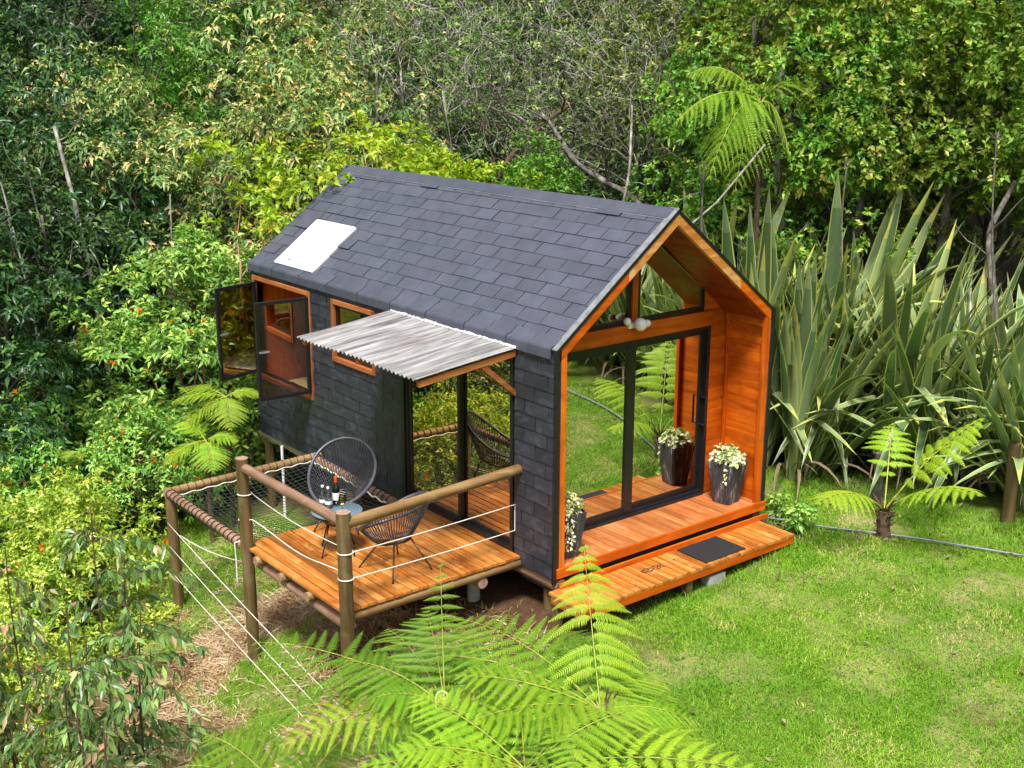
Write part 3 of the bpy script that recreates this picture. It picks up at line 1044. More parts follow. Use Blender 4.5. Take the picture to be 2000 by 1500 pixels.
# --- porch
XG = -.63
pw = WID / 30
rs = random.Random(5)
for i in range(30):
    mb = MB()
    y0 = .04 + (WID - .08) * i / 30
    y1 = .04 + (WID - .08) * (i + 1) / 30 - .004
    mb.box((XG + .02, y0, -.035), (.0, y1, rs.uniform(-.0015, .0015)))
    mb.build('porch_board', MAT['porch'], cabin)
mb = MB()
mb.box((.002, .01, -.098), (.03, WID + .02, .004))
mb.build('porch_fascia', MAT['orange_Y'], cabin, bevel=.004)
mb = MB()
mb.box((-.6, .05, -.3), (-.01, WID - .05, -.04))
mb.build('floor_frame', MAT['felt'], cabin)
# linings of the porch: horizontal boards on both cheeks
for (yy0, yy1) in ((.05, .07), (WID - .07, WID - .05)):
    k = 0
    z = 0.002
    while z < 2.24:
        mb = MB()
        mb.box((XG, yy0, z), (-.056, yy1 + rs.uniform(-.001, .001), min(z + .1095, 2.24)))
        mb.build('cheek_board', MAT['orange_X'], cabin)
        z += .111
mb = MB()
mb.box((XG + .03, WID - .125, 2.1), (-.06, WID - .0705, 2.21))
mb.build('cheek_plate', MAT['orange_X'], cabin, bevel=.004)
mb = MB()
mb.box((XG + .02, WID - .095, .0), (XG + .06, WID - .0705, 2.1))
mb.build('corner_batten', MAT['orange_Z'], cabin, bevel=.004)
# recess wall boards right and left of the glazing
for (ya, yb) in ((.07, .32), (2.86, WID - .07)):
    z = 0.002
    while z < 2.24:
        mb = MB()
        z1 = min(z + .1585, 2.24)
        mb.box((XG - .05, ya, z), (XG + rs.uniform(-.001, .001), yb, z1))
        mb.build('recess_board', MAT['orange_Y'], cabin)
        z += .16


def zc(y):
    return zroof(y) - .118


mb = MB()
mb.prism([(.07, 2.242), (.46, 2.242), (.46, zc(.46)), (.2, zc(.2)), (.07, zc(.16))], 'X', XG - .05, XG)
mb.build('gable_panel', MAT['orange_Y'], cabin)
mb = MB()
yb = WID - .46
mb.prism([(yb, 2.242), (WID - .07, 2.242), (WID - .07, zc(.16)), (WID - .2, zc(.2)), (yb, zc(.46))], 'X', XG - .05, XG)
mb.build('gable_panel', MAT['orange_Y'], cabin)
mb = MB()
mb.box((XG - .05, .321, 2.055), (XG + .03, 2.858, 2.235))
mb.build('lintel', MAT['orange_Y'], cabin, bevel=.005)
# upper glazing
uw = empty('gable_window', (XG, 1.6, 2.3))
uw.parent = cabin
uw.matrix_parent_inverse = Matrix.Translation(-Vector(cabin.location))


def sub(o_, loc):
    o_.matrix_parent_inverse = Matrix.Translation(-Vector(loc))


def upart(mb, name, mat, parent, loc, **kw):
    o_ = link(name, mb.mesh(name, MAT[mat]), None)
    o_.parent = parent
    o_.matrix_parent_inverse = Matrix.Translation(-Vector(loc))
    if kw.get('bevel'):
        bv = o_.modifiers.new('bevel', 'BEVEL')
        bv.width = kw['bevel']
        bv.segments = 2
    return o_


for poly in ([(.47, 2.24), (1.575, 2.24), (1.575, zc(1.575)), (.47, zc(.47))],
             [(1.665, 2.24), (WID - .47, 2.24), (WID - .47, zc(.47)), (1.665, zc(1.665))]):
    mb = MB()
    inn = bars(mb, poly, .05, 'X', XG - .04, XG - .002)
    upart(mb, 'frame', 'black', uw, (XG, 1.6, 2.3))
    mb = MB()
    mb.prism(inn, 'X', XG - .026, XG - .02)
    upart(mb, 'pane', 'mirror_front', uw, (XG, 1.6, 2.3))
mb = MB()
mb.box((XG - .04, 1.58, 2.237), (XG + .02, 1.66, zc(YR)))
upart(mb, 'mullion', 'orange_Z', uw, (XG, 1.6, 2.3))

# sliding front door
sdoor = empty('sliding_door', (XG, 1.6, 0))
sdoor.parent = cabin
sdoor.matrix_parent_inverse = Matrix.Translation(-Vector(cabin.location))
sl = (XG, 1.6, 0)
mb = MB()
bars(mb, [(.322, .004), (2.858, .004), (2.858, 2.053), (.322, 2.053)], .045, 'X', XG - .07, XG + .01)
mb.box((XG + .0, .37, .002), (XG + .045, 2.81, .03))
upart(mb, 'frame', 'black', sdoor, sl)
for (ya, yb, xo) in ((.367, 1.665, -.02), (1.55, 2.813, -.058)):
    mb = MB()
    inn = bars(mb, [(ya, .05), (yb, .05), (yb, 2.008), (ya, 2.008)], .062, 'X', XG + xo - .018, XG + xo + .016)
    upart(mb, 'sash', 'black', sdoor, sl)
    mb = MB()
    mb.prism(inn, 'X', XG + xo - .004, XG + xo + .002)
    upart(mb, 'pane', 'mirror_front', sdoor, sl)
mb = MB()
mb.box((XG - .036, 1.548, .052), (XG + .006, 1.672, 2.006))
upart(mb, 'meeting_stile', 'black', sdoor, sl, bevel=.004)
mb = MB()
mb.box((XG + .0, .39, .95), (XG + .03, .43, 1.15))
upart(mb, 'handle', 'black', sdoor, sl, bevel=.006)
mb = MB()
mb.tube([(XG - .04, 2.79, .86), (XG + .04, 2.79, .86), (XG + .04, 2.79, 1.2), (XG - .04, 2.79, 1.2)], .012, 8)
upart(mb, 'handle', 'black', sdoor, sl)

# triple globe lamp on the lintel
lamp = empty('wall_lamp', (-.58, 1.6, 2.25))
lamp.parent = cabin
lamp.matrix_parent_inverse = Matrix.Translation(-Vector(cabin.location))


def ball(c, r_):
    mb = MB()
    prof_ = [(r_ * math.sin(a) + 1e-4, -r_ * math.cos(a)) for a in np.linspace(0.05, math.pi - .05, 12)]
    mb.lathe(prof_, c, 16)
    return mb


for c, r_ in (((-.53, 1.43, 2.3), .042), ((-.5, 1.6, 2.25), .072), ((-.53, 1.73, 2.24), .042)):
    o_ = upart(ball(c, r_), 'globe', 'white', lamp, (-.58, 1.6, 2.25))
    o_.data.polygons.foreach_set('use_smooth', [True] * len(o_.data.polygons))
mb = MB()
mb.box((XG + .03, 1.5, 2.2), (-.575, 1.7, 2.26))
mb.tube([(-.59, 1.55, 2.24), (-.53, 1.43, 2.3)], .01, 6)
mb.tube([(-.59, 1.65, 2.24), (-.53, 1.74, 2.23)], .01, 6)
upart(mb, 'bracket', 'white', lamp, (-.58, 1.6, 2.25))

# --- side sliding door, Y = 0
dd = empty('sliding_door', (-1.66, 0, 0))
dd.parent = cabin
dd.matrix_parent_inverse = Matrix.Translation(-Vector(cabin.location))
dl = (-1.66, 0, 0)
mb = MB()
bars(mb, [(-2.66, -.015), (-.66, -.015), (-.66, 2.14), (-2.66, 2.14)], .05, 'Y', -.03, .06)
mb.box((-2.735, -.05, -.01), (-2.662, .0, 2.13))
upart(mb, 'frame', 'black', dd, dl)
for (xa, xb, yo) in ((-2.61, -1.6, -.002), (-1.66, -.71, .036)):
    mb = MB()
    inn = bars(mb, [(xa, .036), (xb, .036), (xb, 2.09), (xa, 2.09)], .05, 'Y', yo - .016, yo + .016)
    upart(mb, 'sash', 'black', dd, dl)
    mb = MB()
    mb.prism(inn, 'Y', yo - .003, yo + .003)
    upart(mb, 'pane', 'mirror_side', dd, dl)

# --- small window and casement
def timber_frame(parent, loc, x0, x1, z0, z1, wd=.06):
    for nm, a, b_ in (('jamb', (x0, -.035, z0), (x0 + wd, .1, z1)), ('jamb', (x1 - wd, -.035, z0), (x1, .1, z1)),
                      ('head', (x0 + wd, -.036, z1 - wd), (x1 - wd, .1, z1)), ('sill', (x0 + wd, -.042, z0), (x1 - wd, .1, z0 + wd))):
        mb = MB()
        mb.box(a, b_)
        upart(mb, nm, 'trim_Z' if nm == 'jamb' else 'trim_X', parent, loc, bevel=.004)


win = empty('window', (-3.8, 0, 1.4))
win.parent = cabin
win.matrix_parent_inverse = Matrix.Translation(-Vector(cabin.location))
win['label'] = 'small timber framed window half under the awning'
timber_frame(win, (-3.8, 0, 1.4), -4.30, -3.30, 1.35, 2.14)
mb = MB()
inn = bars(mb, [(-4.238, 1.412), (-3.362, 1.412), (-3.362, 2.078), (-4.238, 2.078)], .035, 'Y', .01, .05)
upart(mb, 'sash', 'black', win, (-3.8, 0, 1.4))
mb = MB()
mb.prism(inn, 'Y', .027, .033)
upart(mb, 'pane', 'mirror_sash', win, (-3.8, 0, 1.4))

cw = empty('casement_window', (-5.63, 0, .7))
cw.parent = cabin
cw.matrix_parent_inverse = Matrix.Translation(-Vector(cabin.location))
cw['label'] = 'timber framed casement window with both black sashes swung open'
cl_ = (-5.63, 0, .7)
timber_frame(cw, cl_, -6.42, -4.84, .70, 2.14)


def sash(hinge, outer, z0, z1):
    h, o_ = Vector(hinge), Vector(outer)
    d = (o_ - h)
    ln = d.length
    d.normalize()
    nrm = Vector((-d.y, d.x))
    m4 = Matrix(((d.x, nrm.x, 0, h.x), (d.y, nrm.y, 0, h.y), (0, 0, 1, 0), (0, 0, 0, 1)))
    for nm, mat in (('sash', 'black'), ('pane', 'mirror_sash'), ('latch', 'edge_metal')):
        mb = MB()
        if nm == 'latch':
            mb.box((ln - .16, .022, (z0 + z1) / 2 - .01), (ln - .02, .04, (z0 + z1) / 2 + .01))
        else:
            q = MB()
            inn = bars(q, [(0, z0), (ln, z0), (ln, z1), (0, z1)], .042, 'Y', -.02, .02)
            mb = q if nm == 'sash' else MB().prism(inn, 'Y', -.003, .003)
        V = np.concatenate(mb.v)
        V = np.array([list(m4 @ Vector(v)) for v in V])
        mb.v = [V]
        upart(mb, nm, mat, cw, cl_)


sash((-6.33, -.04), (-6.16, -.70), .79, 2.06)
sash((-4.87, -.04), (-4.91, -.76), .80, 2.07)

# --- awning over the side door
aw = empty('awning', (-1.75, 0, 2.2))
aw.parent = cabin
aw.matrix_parent_inverse = Matrix.Translation(-Vector(cabin.location))
aw['label'] = 'weathered corrugated plastic awning over the side door'
al = (-1.75, 0, 2.2)
mb = MB()
xs = np.arange(-2.93, -.585, .0125)
ys = np.linspace(-.03, -1.24, 8)
V, F = [], []
for yy in ys:
    for xx in xs:
        k = (-.03 - yy) / 1.21
        V.append((xx + .004 * math.sin(yy * 7), yy + .012 * math.sin(xx * 3.1) * k, 2.205 - .135 * k + .013 * math.sin(2 * math.pi * xx / .078) + .006 * math.sin(xx * 4 + yy * 3)))
n_ = len(xs)
for i in range(len(ys) - 1):
    for j in range(n_ - 1):
        F.append((i * n_ + j, i * n_ + j + 1, (i + 1) * n_ + j + 1, (i + 1) * n_ + j))
mb.add(V, F)
sh = upart(mb, 'sheet', 'corrugated', aw, al)
sm = sh.modifiers.new('thick', 'SOLIDIFY')
sm.thickness = .004
for xx in (-.64, -1.75, -2.86):
    mb = MB()
    mb.add([(xx - .025, -.03, 2.12), (xx + .025, -.03, 2.12), (xx + .025, -1.2, 1.99), (xx - .025, -1.2, 1.99),
            (xx - .025, -.03, 2.185), (xx + .025, -.03, 2.185), (xx + .025, -1.2, 2.053), (xx - .025, -1.2, 2.053)],
           [(0, 3, 2, 1), (4, 5, 6, 7), (0, 1, 5, 4), (1, 2, 6, 5), (2, 3, 7, 6), (3, 0, 4, 7)])
    upart(mb, 'rafter', 'trim_Y', aw, al)
    mb = MB()
    mb.add([(xx - .02, -.02, 1.70), (xx + .02, -.02, 1.70), (xx + .02, -.02, 1.76), (xx - .02, -.02, 1.76),
            (xx - .02, -.46, 2.06), (xx + .02, -.46, 2.06), (xx + .02, -.40, 2.085), (xx - .02, -.40, 2.085)],
           [(0, 1, 2, 3), (7, 6, 5, 4), (0, 4, 5, 1), (1, 5, 6, 2), (2, 6, 7, 3), (3, 7, 4, 0)])
    if xx > -1:
        upart(mb, 'brace', 'trim_Y', aw, al)
mb = MB()
for k in range(60):
    xx = -2.9 + k * .0385
    mb.box((xx, -.05, 2.212 + random.uniform(-.004, .004)), (xx + .036, -.026, 2.235 + random.uniform(-.006, .008)))
upart(mb, 'flashing', 'white', aw, al)

# --- under the cabin: bearers and stumps
mb = MB()
mb.tube([(x, .12 + .01 * math.sin(x * 5), -.2 + .015 * math.sin(x * 3)) for x in np.linspace(-6.6, -3.0, 14)], .085, 10, jit=.08)
mb.build('bearer_log', MAT['palelog'], cabin, smooth=True)
mb = MB()
mb.tube([(x, .08, -.2) for x in np.linspace(-3.0, .02, 8)], .075, 12, jit=.03)
mb.build('bearer_log', MAT['log'], cabin, smooth=True)
mb = MB()
mb.tube([(x, WID - .1, -.2) for x in np.linspace(-6.5, .0, 8)], .075, 10, jit=.03)
mb.build('bearer_log', MAT['log'], cabin, smooth=True)
for (x, y) in ((-6.42, .1), (-4.2, .12), (-2.0, .12), (-.25, .15), (-6.42, 3.05), (-3.2, 3.05), (-.3, 3.05)):
    mb = MB()
    mb.tube([(x, y, z) for z in np.linspace(g1(x, y) - .2, -.22, 4)], .07, 10, jit=.04)
    mb.build('stump', MAT['post'], cabin, smooth=True)
mb = MB()
mb.tube([(-5.75, -.05, z) for z in np.linspace(g1(-5.75, -.05) - .1, -.15, 4)], .02, 8)
mb.build('drain_pipe', MAT['white'], cabin, smooth=True)

# ------------------------------------------------------------------ deck
deck = empty('deck', (-1.58, -1.08, -1.2), 'orange stained timber deck on log posts beside the cabin', 'deck')
rs = random.Random(21)
nb = 22
dw = 2.15 / nb
for i in range(nb):
    y0 = -2.165 + i * dw
    mb = MB()
    zt = -.02 + rs.uniform(-.002, .002)
    x1 = -.53 + rs.uniform(-.004, .004)
    x0 = -2.64 + rs.uniform(-.012, .012)
    if i == 0:
        x0, x1 = -2.47, -.56
    mb.box((x0, y0, zt - .028), (x1, y0 + dw - .011, zt))
    mb.build('deck_board', MAT['deck'], deck)


def log(name, a, b_, r_, mat, parent, n=8, jit=.03, ends=True, sag=0):
    A, B = np.array(a, float), np.array(b_, float)
    mb = MB()
    k = np.linspace(0, 1, n)[:, None]
    P = A + (B - A) * k
    P[:, 2] -= sag * 4 * (k * (1 - k))[:, 0]
    mb.tube(P, r_ * (1 + .03 * np.sin(np.arange(n) * 2.3)), 14, jit=jit, caps=False)
    d = (B - A) / np.linalg.norm(B - A)
    seg = 14
    V = np.concatenate(mb.v)
    mb.f += [tuple(range(seg))[::-1], tuple((n - 1) * seg + q for q in range(seg))]
    mb.mi += [1, 1]
    mb.tint += [.5, .5]
    return mb.build(name, [MAT[mat], MAT['cut_end']], parent, smooth=True)


log('post', (-2.535, -2.15, g1(-2.535, -2.15) - .3), (-2.545, -2.16, .97), .066, 'post', deck, 10)
log('post', (-.485, -2.15, g1(-.48, -2.15) - .3), (-.48, -2.16, 1.0), .068, 'post', deck, 10)
log('handrail', (-2.54, -2.15, .865), (-.49, -2.15, .89), .052, 'log', deck)
log('handrail', (-.47, -2.16, .885), (-.57, -.0, .93), .055, 'log_Y', deck)
for x in (-2.28, -1.75, -1.18):
    log('joist', (x, -2.2, -.1), (x, -.02, -.1), .05, 'log_Y', deck)
log('joist', (-.59, -2.08, -.115), (-.58, .08, -.105), .056, 'log_Y', deck)
log('bearer', (-2.75, -2.06, -.205), (-.55, -2.08, -.205), .06, 'log', deck)
log('bearer', (-2.7, -.5, -.205), (-.55, -.5, -.205), .06, 'log', deck)
for (x, y) in ((-1.05, -.25), (-2.45, -.5)):
    mb = MB()
    z0 = g1(x, y)
    mb.lathe([(.075, -.1), (.07, -.02), (.07, -z0 - .26), (.06, -z0 - .25)], (x, y, z0), 12)
    mb.build('pier', MAT['concrete'], deck, smooth=True)


def rope(name, pts, r_, mat, parent):
    mb = MB()
    mb.tube(pts, r_, 6)
    return mb.build(name, MAT[mat], parent, smooth='all')


def sagline(a, b_, sag, n=14, wob=0.0):
    a, b_ = np.array(a, float), np.array(b_, float)
    k = np.linspace(0, 1, n)
    P = a + (b_ - a) * k[:, None]
    P[:, 2] -= sag * 4 * k * (1 - k)
    P[:, 2] += wob * np.sin(k * 9)
    return P


rope('rope', sagline((-2.5, -2.085, .57), (-.53, -2.1, .60), .05), .0052, 'rope', deck)
rope('rope', np.r_[[(-2.6, -2.2, .29), (-2.57, -2.225, .28), (-2.5, -2.2, .3)], sagline((-2.47, -2.11, .29), (-.53, -2.1, .34), .06, 14, .012)], .0055, 'rope', deck)
rope('rope', np.r_[sagline((-.44, -2.1, .60), (-.62, -.03, .53), .012), sagline((-.62, -.03, .53), (-.62, -.03, .24), 0, 4)[1:], sagline((-.62, -.03, .24), (-.44, -2.1, .34), .012)[1:]], .0052, 'rope', deck)
rope('rope', [(-2.62, -2.2, .02), (-2.66, -2.24, 0.0), (-2.67, -2.23, -.2), (-2.66, -2.24, -.4), (-2.64, -2.23, -.55)], .009, 'rope', deck)
for (x, y, zz) in ((-2.54, -2.15, .575), (-.48, -2.15, .6), (-.48, -2.15, .34)):
    mb = MB()
    mb.tube([(x + .074 * math.cos(a), y + .074 * math.sin(a), zz) for a in np.linspace(0, 2 * math.pi, 16, endpoint=False)], .006, 6, close=True)
    mb.build('rope_loop', MAT['rope'], deck, smooth='all')

# ------------------------------------------------------------------ hammock net over the slope
net = empty('hammock_net', (-3.6, -1.2, -1.5), 'black cord hammock net lashed to a log frame beside the deck', 'hammock net')
CN = [(-4.57, -2.17, -.01), (-2.62, -2.17, -.02), (-2.72, -.2, -.02), (-4.68, -.14, 0.0)]
log('frame_rail', (-4.62, -2.17, -.01), (-2.60, -2.165, -.02), .052, 'log', net)
log('frame_rail', (-4.575, -2.22, 0), (-4.68, -.05, .0), .05, 'log_Y', net)
log('frame_rail', (-4.7, -.16, -.005), (-2.68, -.2, -.02), .052, 'log', net)
log('post', (-4.56, -2.15, g1(-4.56, -2.15) - .3), (-4.555, -2.16, -.04), .066, 'post', net, 8)
mb = MB()
C4 = [np.array(c, float) for c in CN]


def netp(u, v):
    p = (C4[0] * (1 - u) + C4[1] * u) * (1 - v) + (C4[3] * (1 - u) + C4[2] * u) * v
    s_ = (1 - (2 * u - 1) ** 2) * (1 - (2 * v - 1) ** 2)
    p = p.copy()
    p[2] -= .16 * s_ ** .6 + .02
    return p


NN = 26
for i in range(NN + 1):
    k = i / NN
    j = random.uniform(-.004, .004)
    mb.tube([netp(k + j * math.sin(6 * q), q) for q in np.linspace(.02, .98, 16)], .0032, 4, caps=False)
    mb.tube([netp(q, k + j * math.sin(6 * q)) for q in np.linspace(.02, .98, 16)], .0032, 4, caps=False)
tag(mb.build('netting', MAT['net'], net), kind='stuff')
mb = MB()
for (a, b_) in ((C4[0], C4[1]), (C4[3], C4[0]), (C4[3], C4[2])):
    ln = np.linalg.norm(b_ - a)
    d = (b_ - a) / ln
    q = np.cross(d, [0, 0, 1])
    nturn = int(ln / .1)
    for i in range(nturn):
        c = a + (b_ - a) * ((i + .5) / nturn)
        mb.tube([c + q * .06 * math.cos(t_) + np.array([0, 0, .06]) * math.sin(t_) + d * (.025 * math.sin(t_ * .5)) for t_ in np.linspace(0, 2 * math.pi, 12, endpoint=False)], .0055, 5, close=True)
tag(mb.build('lashing', MAT['black_rope'], net), kind='stuff')
mb = MB()
P = [C4[3] + (C4[2] - C4[3]) * k + np.array([0, -.062, -.03 + .012 * math.sin(k * 60)]) for k in np.linspace(0.02, .98, 60)]
mb.tube(P, .011, 6)
P = [C4[3] + (C4[0] - C4[3]) * k + np.array([.055, 0, -.035 + .008 * math.sin(k * 60)]) for k in np.linspace(0.02, .98, 60)]
mb.tube(P, .007, 6)
mb.build('edge_rope', MAT['rope'], net, smooth='all')

# ropes running down the slope from the net's post
rf = empty('rope_barrier', (1.9, -3.5, -1.7), 'white guard ropes strung down the straw slope below the deck', 'rope barrier')
END = np.array((2.04, -3.11, 0))
for z0, z1 in ((-.36, -.11), (-.66, -.32), (-.99, -.56)):
    rope('rope', sagline((-4.52, -2.235, z0), (END[0], END[1], z1), .03), .0042, 'rope', rf)
log('post', (2.05, -3.13, g1(2.05, -3.13) - .3), (2.05, -3.13, -.02), .06, 'post', rf, 6)
rope('rope', sagline((-4.5, -2.1, -.55), (-2.6, -2.1, -.25), .06), .006, 'rope', rf)

# ------------------------------------------------------------------ step bench in front of the porch
bench = empty('step_bench', (.3, 1.5, -.55), 'long low timber step in front of the porch', 'step')
rs = random.Random(9)
n_ = 32
for i in range(n_):
    y0 = -.11 + 3.2 * i / n_
    mb = MB()
    zt = -.2 + rs.uniform(-.0015, .0015)
    mb.box((.035, y0, zt - .03), (.575 + rs.uniform(-.003, .003), y0 + 3.2 / n_ - .01, zt))
    mb.build('tread_board', MAT['deck'], bench)
mb = MB()
mb.box((.545, -.1, -.315), (.572, 3.085, -.232))
mb.build('fascia', MAT['orange_Y'], bench, bevel=.003)
mb = MB()
mb.box((.06, -.105, -.32), (.543, -.078, -.232))
mb.build('fascia', MAT['trim_X'], bench, bevel=.003)
mb = MB()
mb.box((.04, .02, -.202), (.066, WID + .02, -.142))
mb.build('riser', MAT['orange_Y'], bench, bevel=.003)
for (x, y) in ((.1, -.05), (.5, 1.42), (.12, 1.45), (.5, 2.75), (.12, 2.75)):
    mb = MB()
    mb.box((x - .045, y - .045, g1(x, y) - .15), (x + .045, y + .045, -.232))
    mb.build('leg', MAT['post'], bench, bevel=.008)
# burnt scribble on the treads
mb = MB()
S = []
for (cx, amp) in ((1.0, .03), (1.06, .05), (1.12, .03), (1.19, .045), (1.25, .035)):
    a0 = np.linspace(0, 2 * math.pi, 14)
    mb.tube([(.27 - amp * math.cos(a * 1.0 + cx * 9), cx + .03 * math.sin(a * 2), -.1985) for a in a0], .0045, 4)
mb.tube([(.24 + .03 * k, 1.46 + .02 * math.sin(k * 3), -.1985) for k in np.linspace(0, 1, 8)], .004, 4)
mb.tube([(.25, 1.44, -.1985), (.235, 1.5, -.1985), (.27, 1.53, -.1985)], .003, 4)
sc_ = mb.build('burnt_scribble', MAT['ink'], bench)
sc_['label'] = 'dark handwritten scribble burnt into the boards'

mb = MB()
mb.box((.09, 1.68, -.197), (.53, 2.31, -.184))
dm = mb.build('door_mat', MAT['mat'], None, bevel=.004)
tag(dm, 'flat black rubber door mat lying on the low step', 'door mat')
mb = MB()
mb.box((.42, 1.72, g1(.45, 1.8) - .05), (.55, 1.98, g1(.45, 1.8) + .1))
tag(mb.build('concrete_block', MAT['concrete'], None, bevel=.01), 'pale concrete block under the low step', 'block')


# ------------------------------------------------------------------ planters
def planter(loc, label, seed, hang, rot, h=.5):
    p = empty('planter', loc, label, 'planter', 'tapered planters on the porch')
    p.rotation_euler[2] = rot
    mb = MB()
    a, b_ = .115, .175

    def ring(hw, z):
        c = .02
        return [(hw, -hw + c, z), (hw, hw - c, z), (hw - c, hw, z), (-hw + c, hw, z), (-hw, hw - c, z), (-hw, -hw + c, z), (-hw + c, -hw, z), (hw - c, -hw, z)]
    rings = [ring(a, 0), ring(b_, h), ring(b_ - .02, h), ring(b_ - .03, h - .05)]
    V = [q for r_ in rings for q in r_]
    F = [tuple(range(8))[::-1]]
    for i in range(3):
        for k in range(8):
            F.append((i * 8 + k, i * 8 + (k + 1) % 8, (i + 1) * 8 + (k + 1) % 8, (i + 1) * 8 + k))
    F.append(tuple(24 + k for k in range(8)))
    mb.add(V, F)
    mb.build('pot', MAT['pot'], p, local=True)
    rng = np.random.default_rng(seed)
    n = 130
    d = sphere_dirs(n, rng, 0)
    C = d * np.array([.17, .17, .17]) * rng.uniform(.5, 1.05, (n, 1)) + np.array([0, 0, h])
    geo = [rosettes(C, d + np.array([0, 0, .6]), 5, .062, .045, (40, 90), .15, (.1, 1.0), 0, rng)]
    stems = MB()
    for k in range(hang):
        az = rng.uniform(-2.2, .4)
        sx, sy = math.cos(az) * .19, math.sin(az) * .19
        zz = np.arange(h - .02, h - rng.uniform(.2, .42), -.035)
        Cc = np.stack([sx * (1.02) + rng.normal(0, .008, len(zz)), sy * 1.02 + rng.normal(0, .008, len(zz)), zz], 1)
        geo.append(rosettes(Cc, np.array([[math.cos(az), math.sin(az), 0]]).repeat(len(zz), 0), 2, .04, .034, (30, 80), .3, (.5, 1.0), 0, rng))
        if len(Cc) > 2:
            stems.tube(Cc, .003, 4)
    V, F, T = join_geo(geo)
    link('plant', np_mesh('variegated_plant', V, F, [L['variegated']], T), p, True)
    return p


planter((-.27, 2.86, .0), 'charcoal streaked planter of variegated leaves against the right porch wall', 4, 1, .15)
planter((-.24, .33, .0), 'charcoal streaked planter half hidden behind the near corner post', 5, 9, -.1)


# ------------------------------------------------------------------ chairs, table and drinks
def chair(loc, rot, label):
    c = empty('lounge_chair', loc, label, 'chair', 'round corded chairs on the deck')
    c.rotation_euler[2] = rot
    nR = 72
    th_ = np.linspace(0, 2 * math.pi, nR, endpoint=False)
    cu, cv = np.cos(th_), np.sin(th_)      # cu = 1 at the top of the back, -1 at the front lip

    def rimp(q):
        a_, b_ = math.cos(q), math.sin(q)
        w_ = .37 * (1 + .06 * a_)
        x = -.03 - .37 * a_ + .05 * a_ * a_
        z = .60 + .27 * a_ + .03 * a_ * a_
        return (x, w_ * b_, z)
    mb = MB()
    mb.tube([rimp(q) for q in th_], .019, 8, close=True)
    mb.build('rim', MAT['rim'], c, smooth='all', local=True)

    def ringp(q):
        return (.0 - .17 * math.cos(q), .145 * math.sin(q), .30 + .05 * math.cos(q))
    mb = MB()
    mb.tube([ringp(q) for q in th_[::3]], .011, 6, close=True)
    mb.build('seat_ring', MAT['black'], c, smooth='all', local=True)
    mb = MB()
    for q in np.linspace(0, 2 * math.pi, 64, endpoint=False):
        A, B = np.array(rimp(q)), np.array(ringp(q))
        k = np.linspace(0, 1, 4)[:, None]
        P = A + (B - A) * k
        P[:, 2] -= (.025 * 4 * k * (1 - k))[:, 0]
        mb.tube(P, .0056, 4, caps=False)
    for q in np.linspace(0, math.pi, 12)[1:-1]:
        A, B = np.array(ringp(q)), np.array(ringp(-q))
        mb.tube([A, (A + B) / 2 - np.array([0, 0, .02]), B], .0038, 4, caps=False)
    tag(mb.build('cords', MAT['cordage'], c, local=True), kind='stuff')
    for (sx, sy) in ((1, 1), (1, -1), (-1, 1), (-1, -1)):
        mb = MB()
        mb.tube([(sx * .12 - .0, sy * .105, .315 - .03 * sx), (sx * .27, sy * .25, .012), (sx * .272, sy * .252, 0)], [.009, .009, .013], 7)
        mb.build('leg', MAT['black'], c, smooth='all', local=True)
    mb = MB()
    mb.tube([(-.2, .19, .14), (-.2, -.19, .14)], .007, 6)
    mb.tube([(.2, .19, .14), (.2, -.19, .14)], .007, 6)
    return c


DZ = -.02
chair((-2.45, -1.03, DZ), R(-46), 'round corded chair facing us at the net side of the table')
chair((-1.07, -1.23, DZ), R(186), 'round corded chair seen from behind, at the open corner of the deck')

tb = empty('side_table', (-1.82, -1.46, DZ), 'small round side table with sky tinted glass top and black legs', 'table')
mb = MB()
mb.lathe([(.262, 0), (.268, .004), (.268, .01), (.262, .014)], (0, 0, .45), 40)
mb.build('table_top', MAT['table_glass'], tb, smooth=True, local=True)
mb = MB()
th_ = np.linspace(0, 2 * math.pi, 40, endpoint=False)
mb.tube([(.25 * math.cos(q), .25 * math.sin(q), .437) for q in th_], .012, 6, close=True)
mb.tube([(.12 * math.cos(q), .12 * math.sin(q), .33) for q in th_], .009, 6, close=True)
mb.build('rim', MAT['black'], tb, smooth='all', local=True)
mb = MB()
for q in np.linspace(0, 2 * math.pi, 60, endpoint=False):
    mb.tube([(.25 * math.cos(q), .25 * math.sin(q), .437), (.12 * math.cos(q + .1), .12 * math.sin(q + .1), .33)], .005, 4, caps=False)
tag(mb.build('cords', MAT['cordage'], tb, local=True), kind='stuff')
for q in (R(-75), R(15), R(105), R(195)):
    mb = MB()
    mb.tube([(.12 * math.cos(q), .12 * math.sin(q), .35), (.235 * math.cos(q), .235 * math.sin(q), .015), (.237 * math.cos(q), .237 * math.sin(q), 0)], [.008, .008, .012], 7)
    mb.build('leg', MAT['black'], tb, smooth='all', local=True)

TZ = DZ + .4645
for (x, y, lab) in ((-2.0, -1.52, 'clear glass water bottle with pale band, standing beside the handrail'), (-1.92, -1.5, 'clear glass water bottle with pale band, beside the wine bottle')):
    bt = empty('water_bottle', (x, y, TZ), lab, 'bottle', 'bottles on the side table')
    mb = MB()
    mb.lathe([(.034, 0), (.038, .006), (.038, .12), (.034, .15), (.018, .185), (.013, .2), (.013, .215)], (0, 0, 0), 20)
    mb.build('body', MAT['clear_glass'], bt, smooth=True, local=True)
    mb = MB()
    mb.lathe([(.0392, .05), (.0395, .052), (.0395, .085), (.0392, .087)], (0, 0, 0), 20)
    mb.build('label_band', MAT['label'], bt, smooth=True, local=True)
    mb = MB()
    mb.lathe([(.015, .2152), (.016, .218), (.015, .235), (.008, .238)], (0, 0, 0), 14)
    mb.build('cap', MAT['white'], bt, smooth=True, local=True)
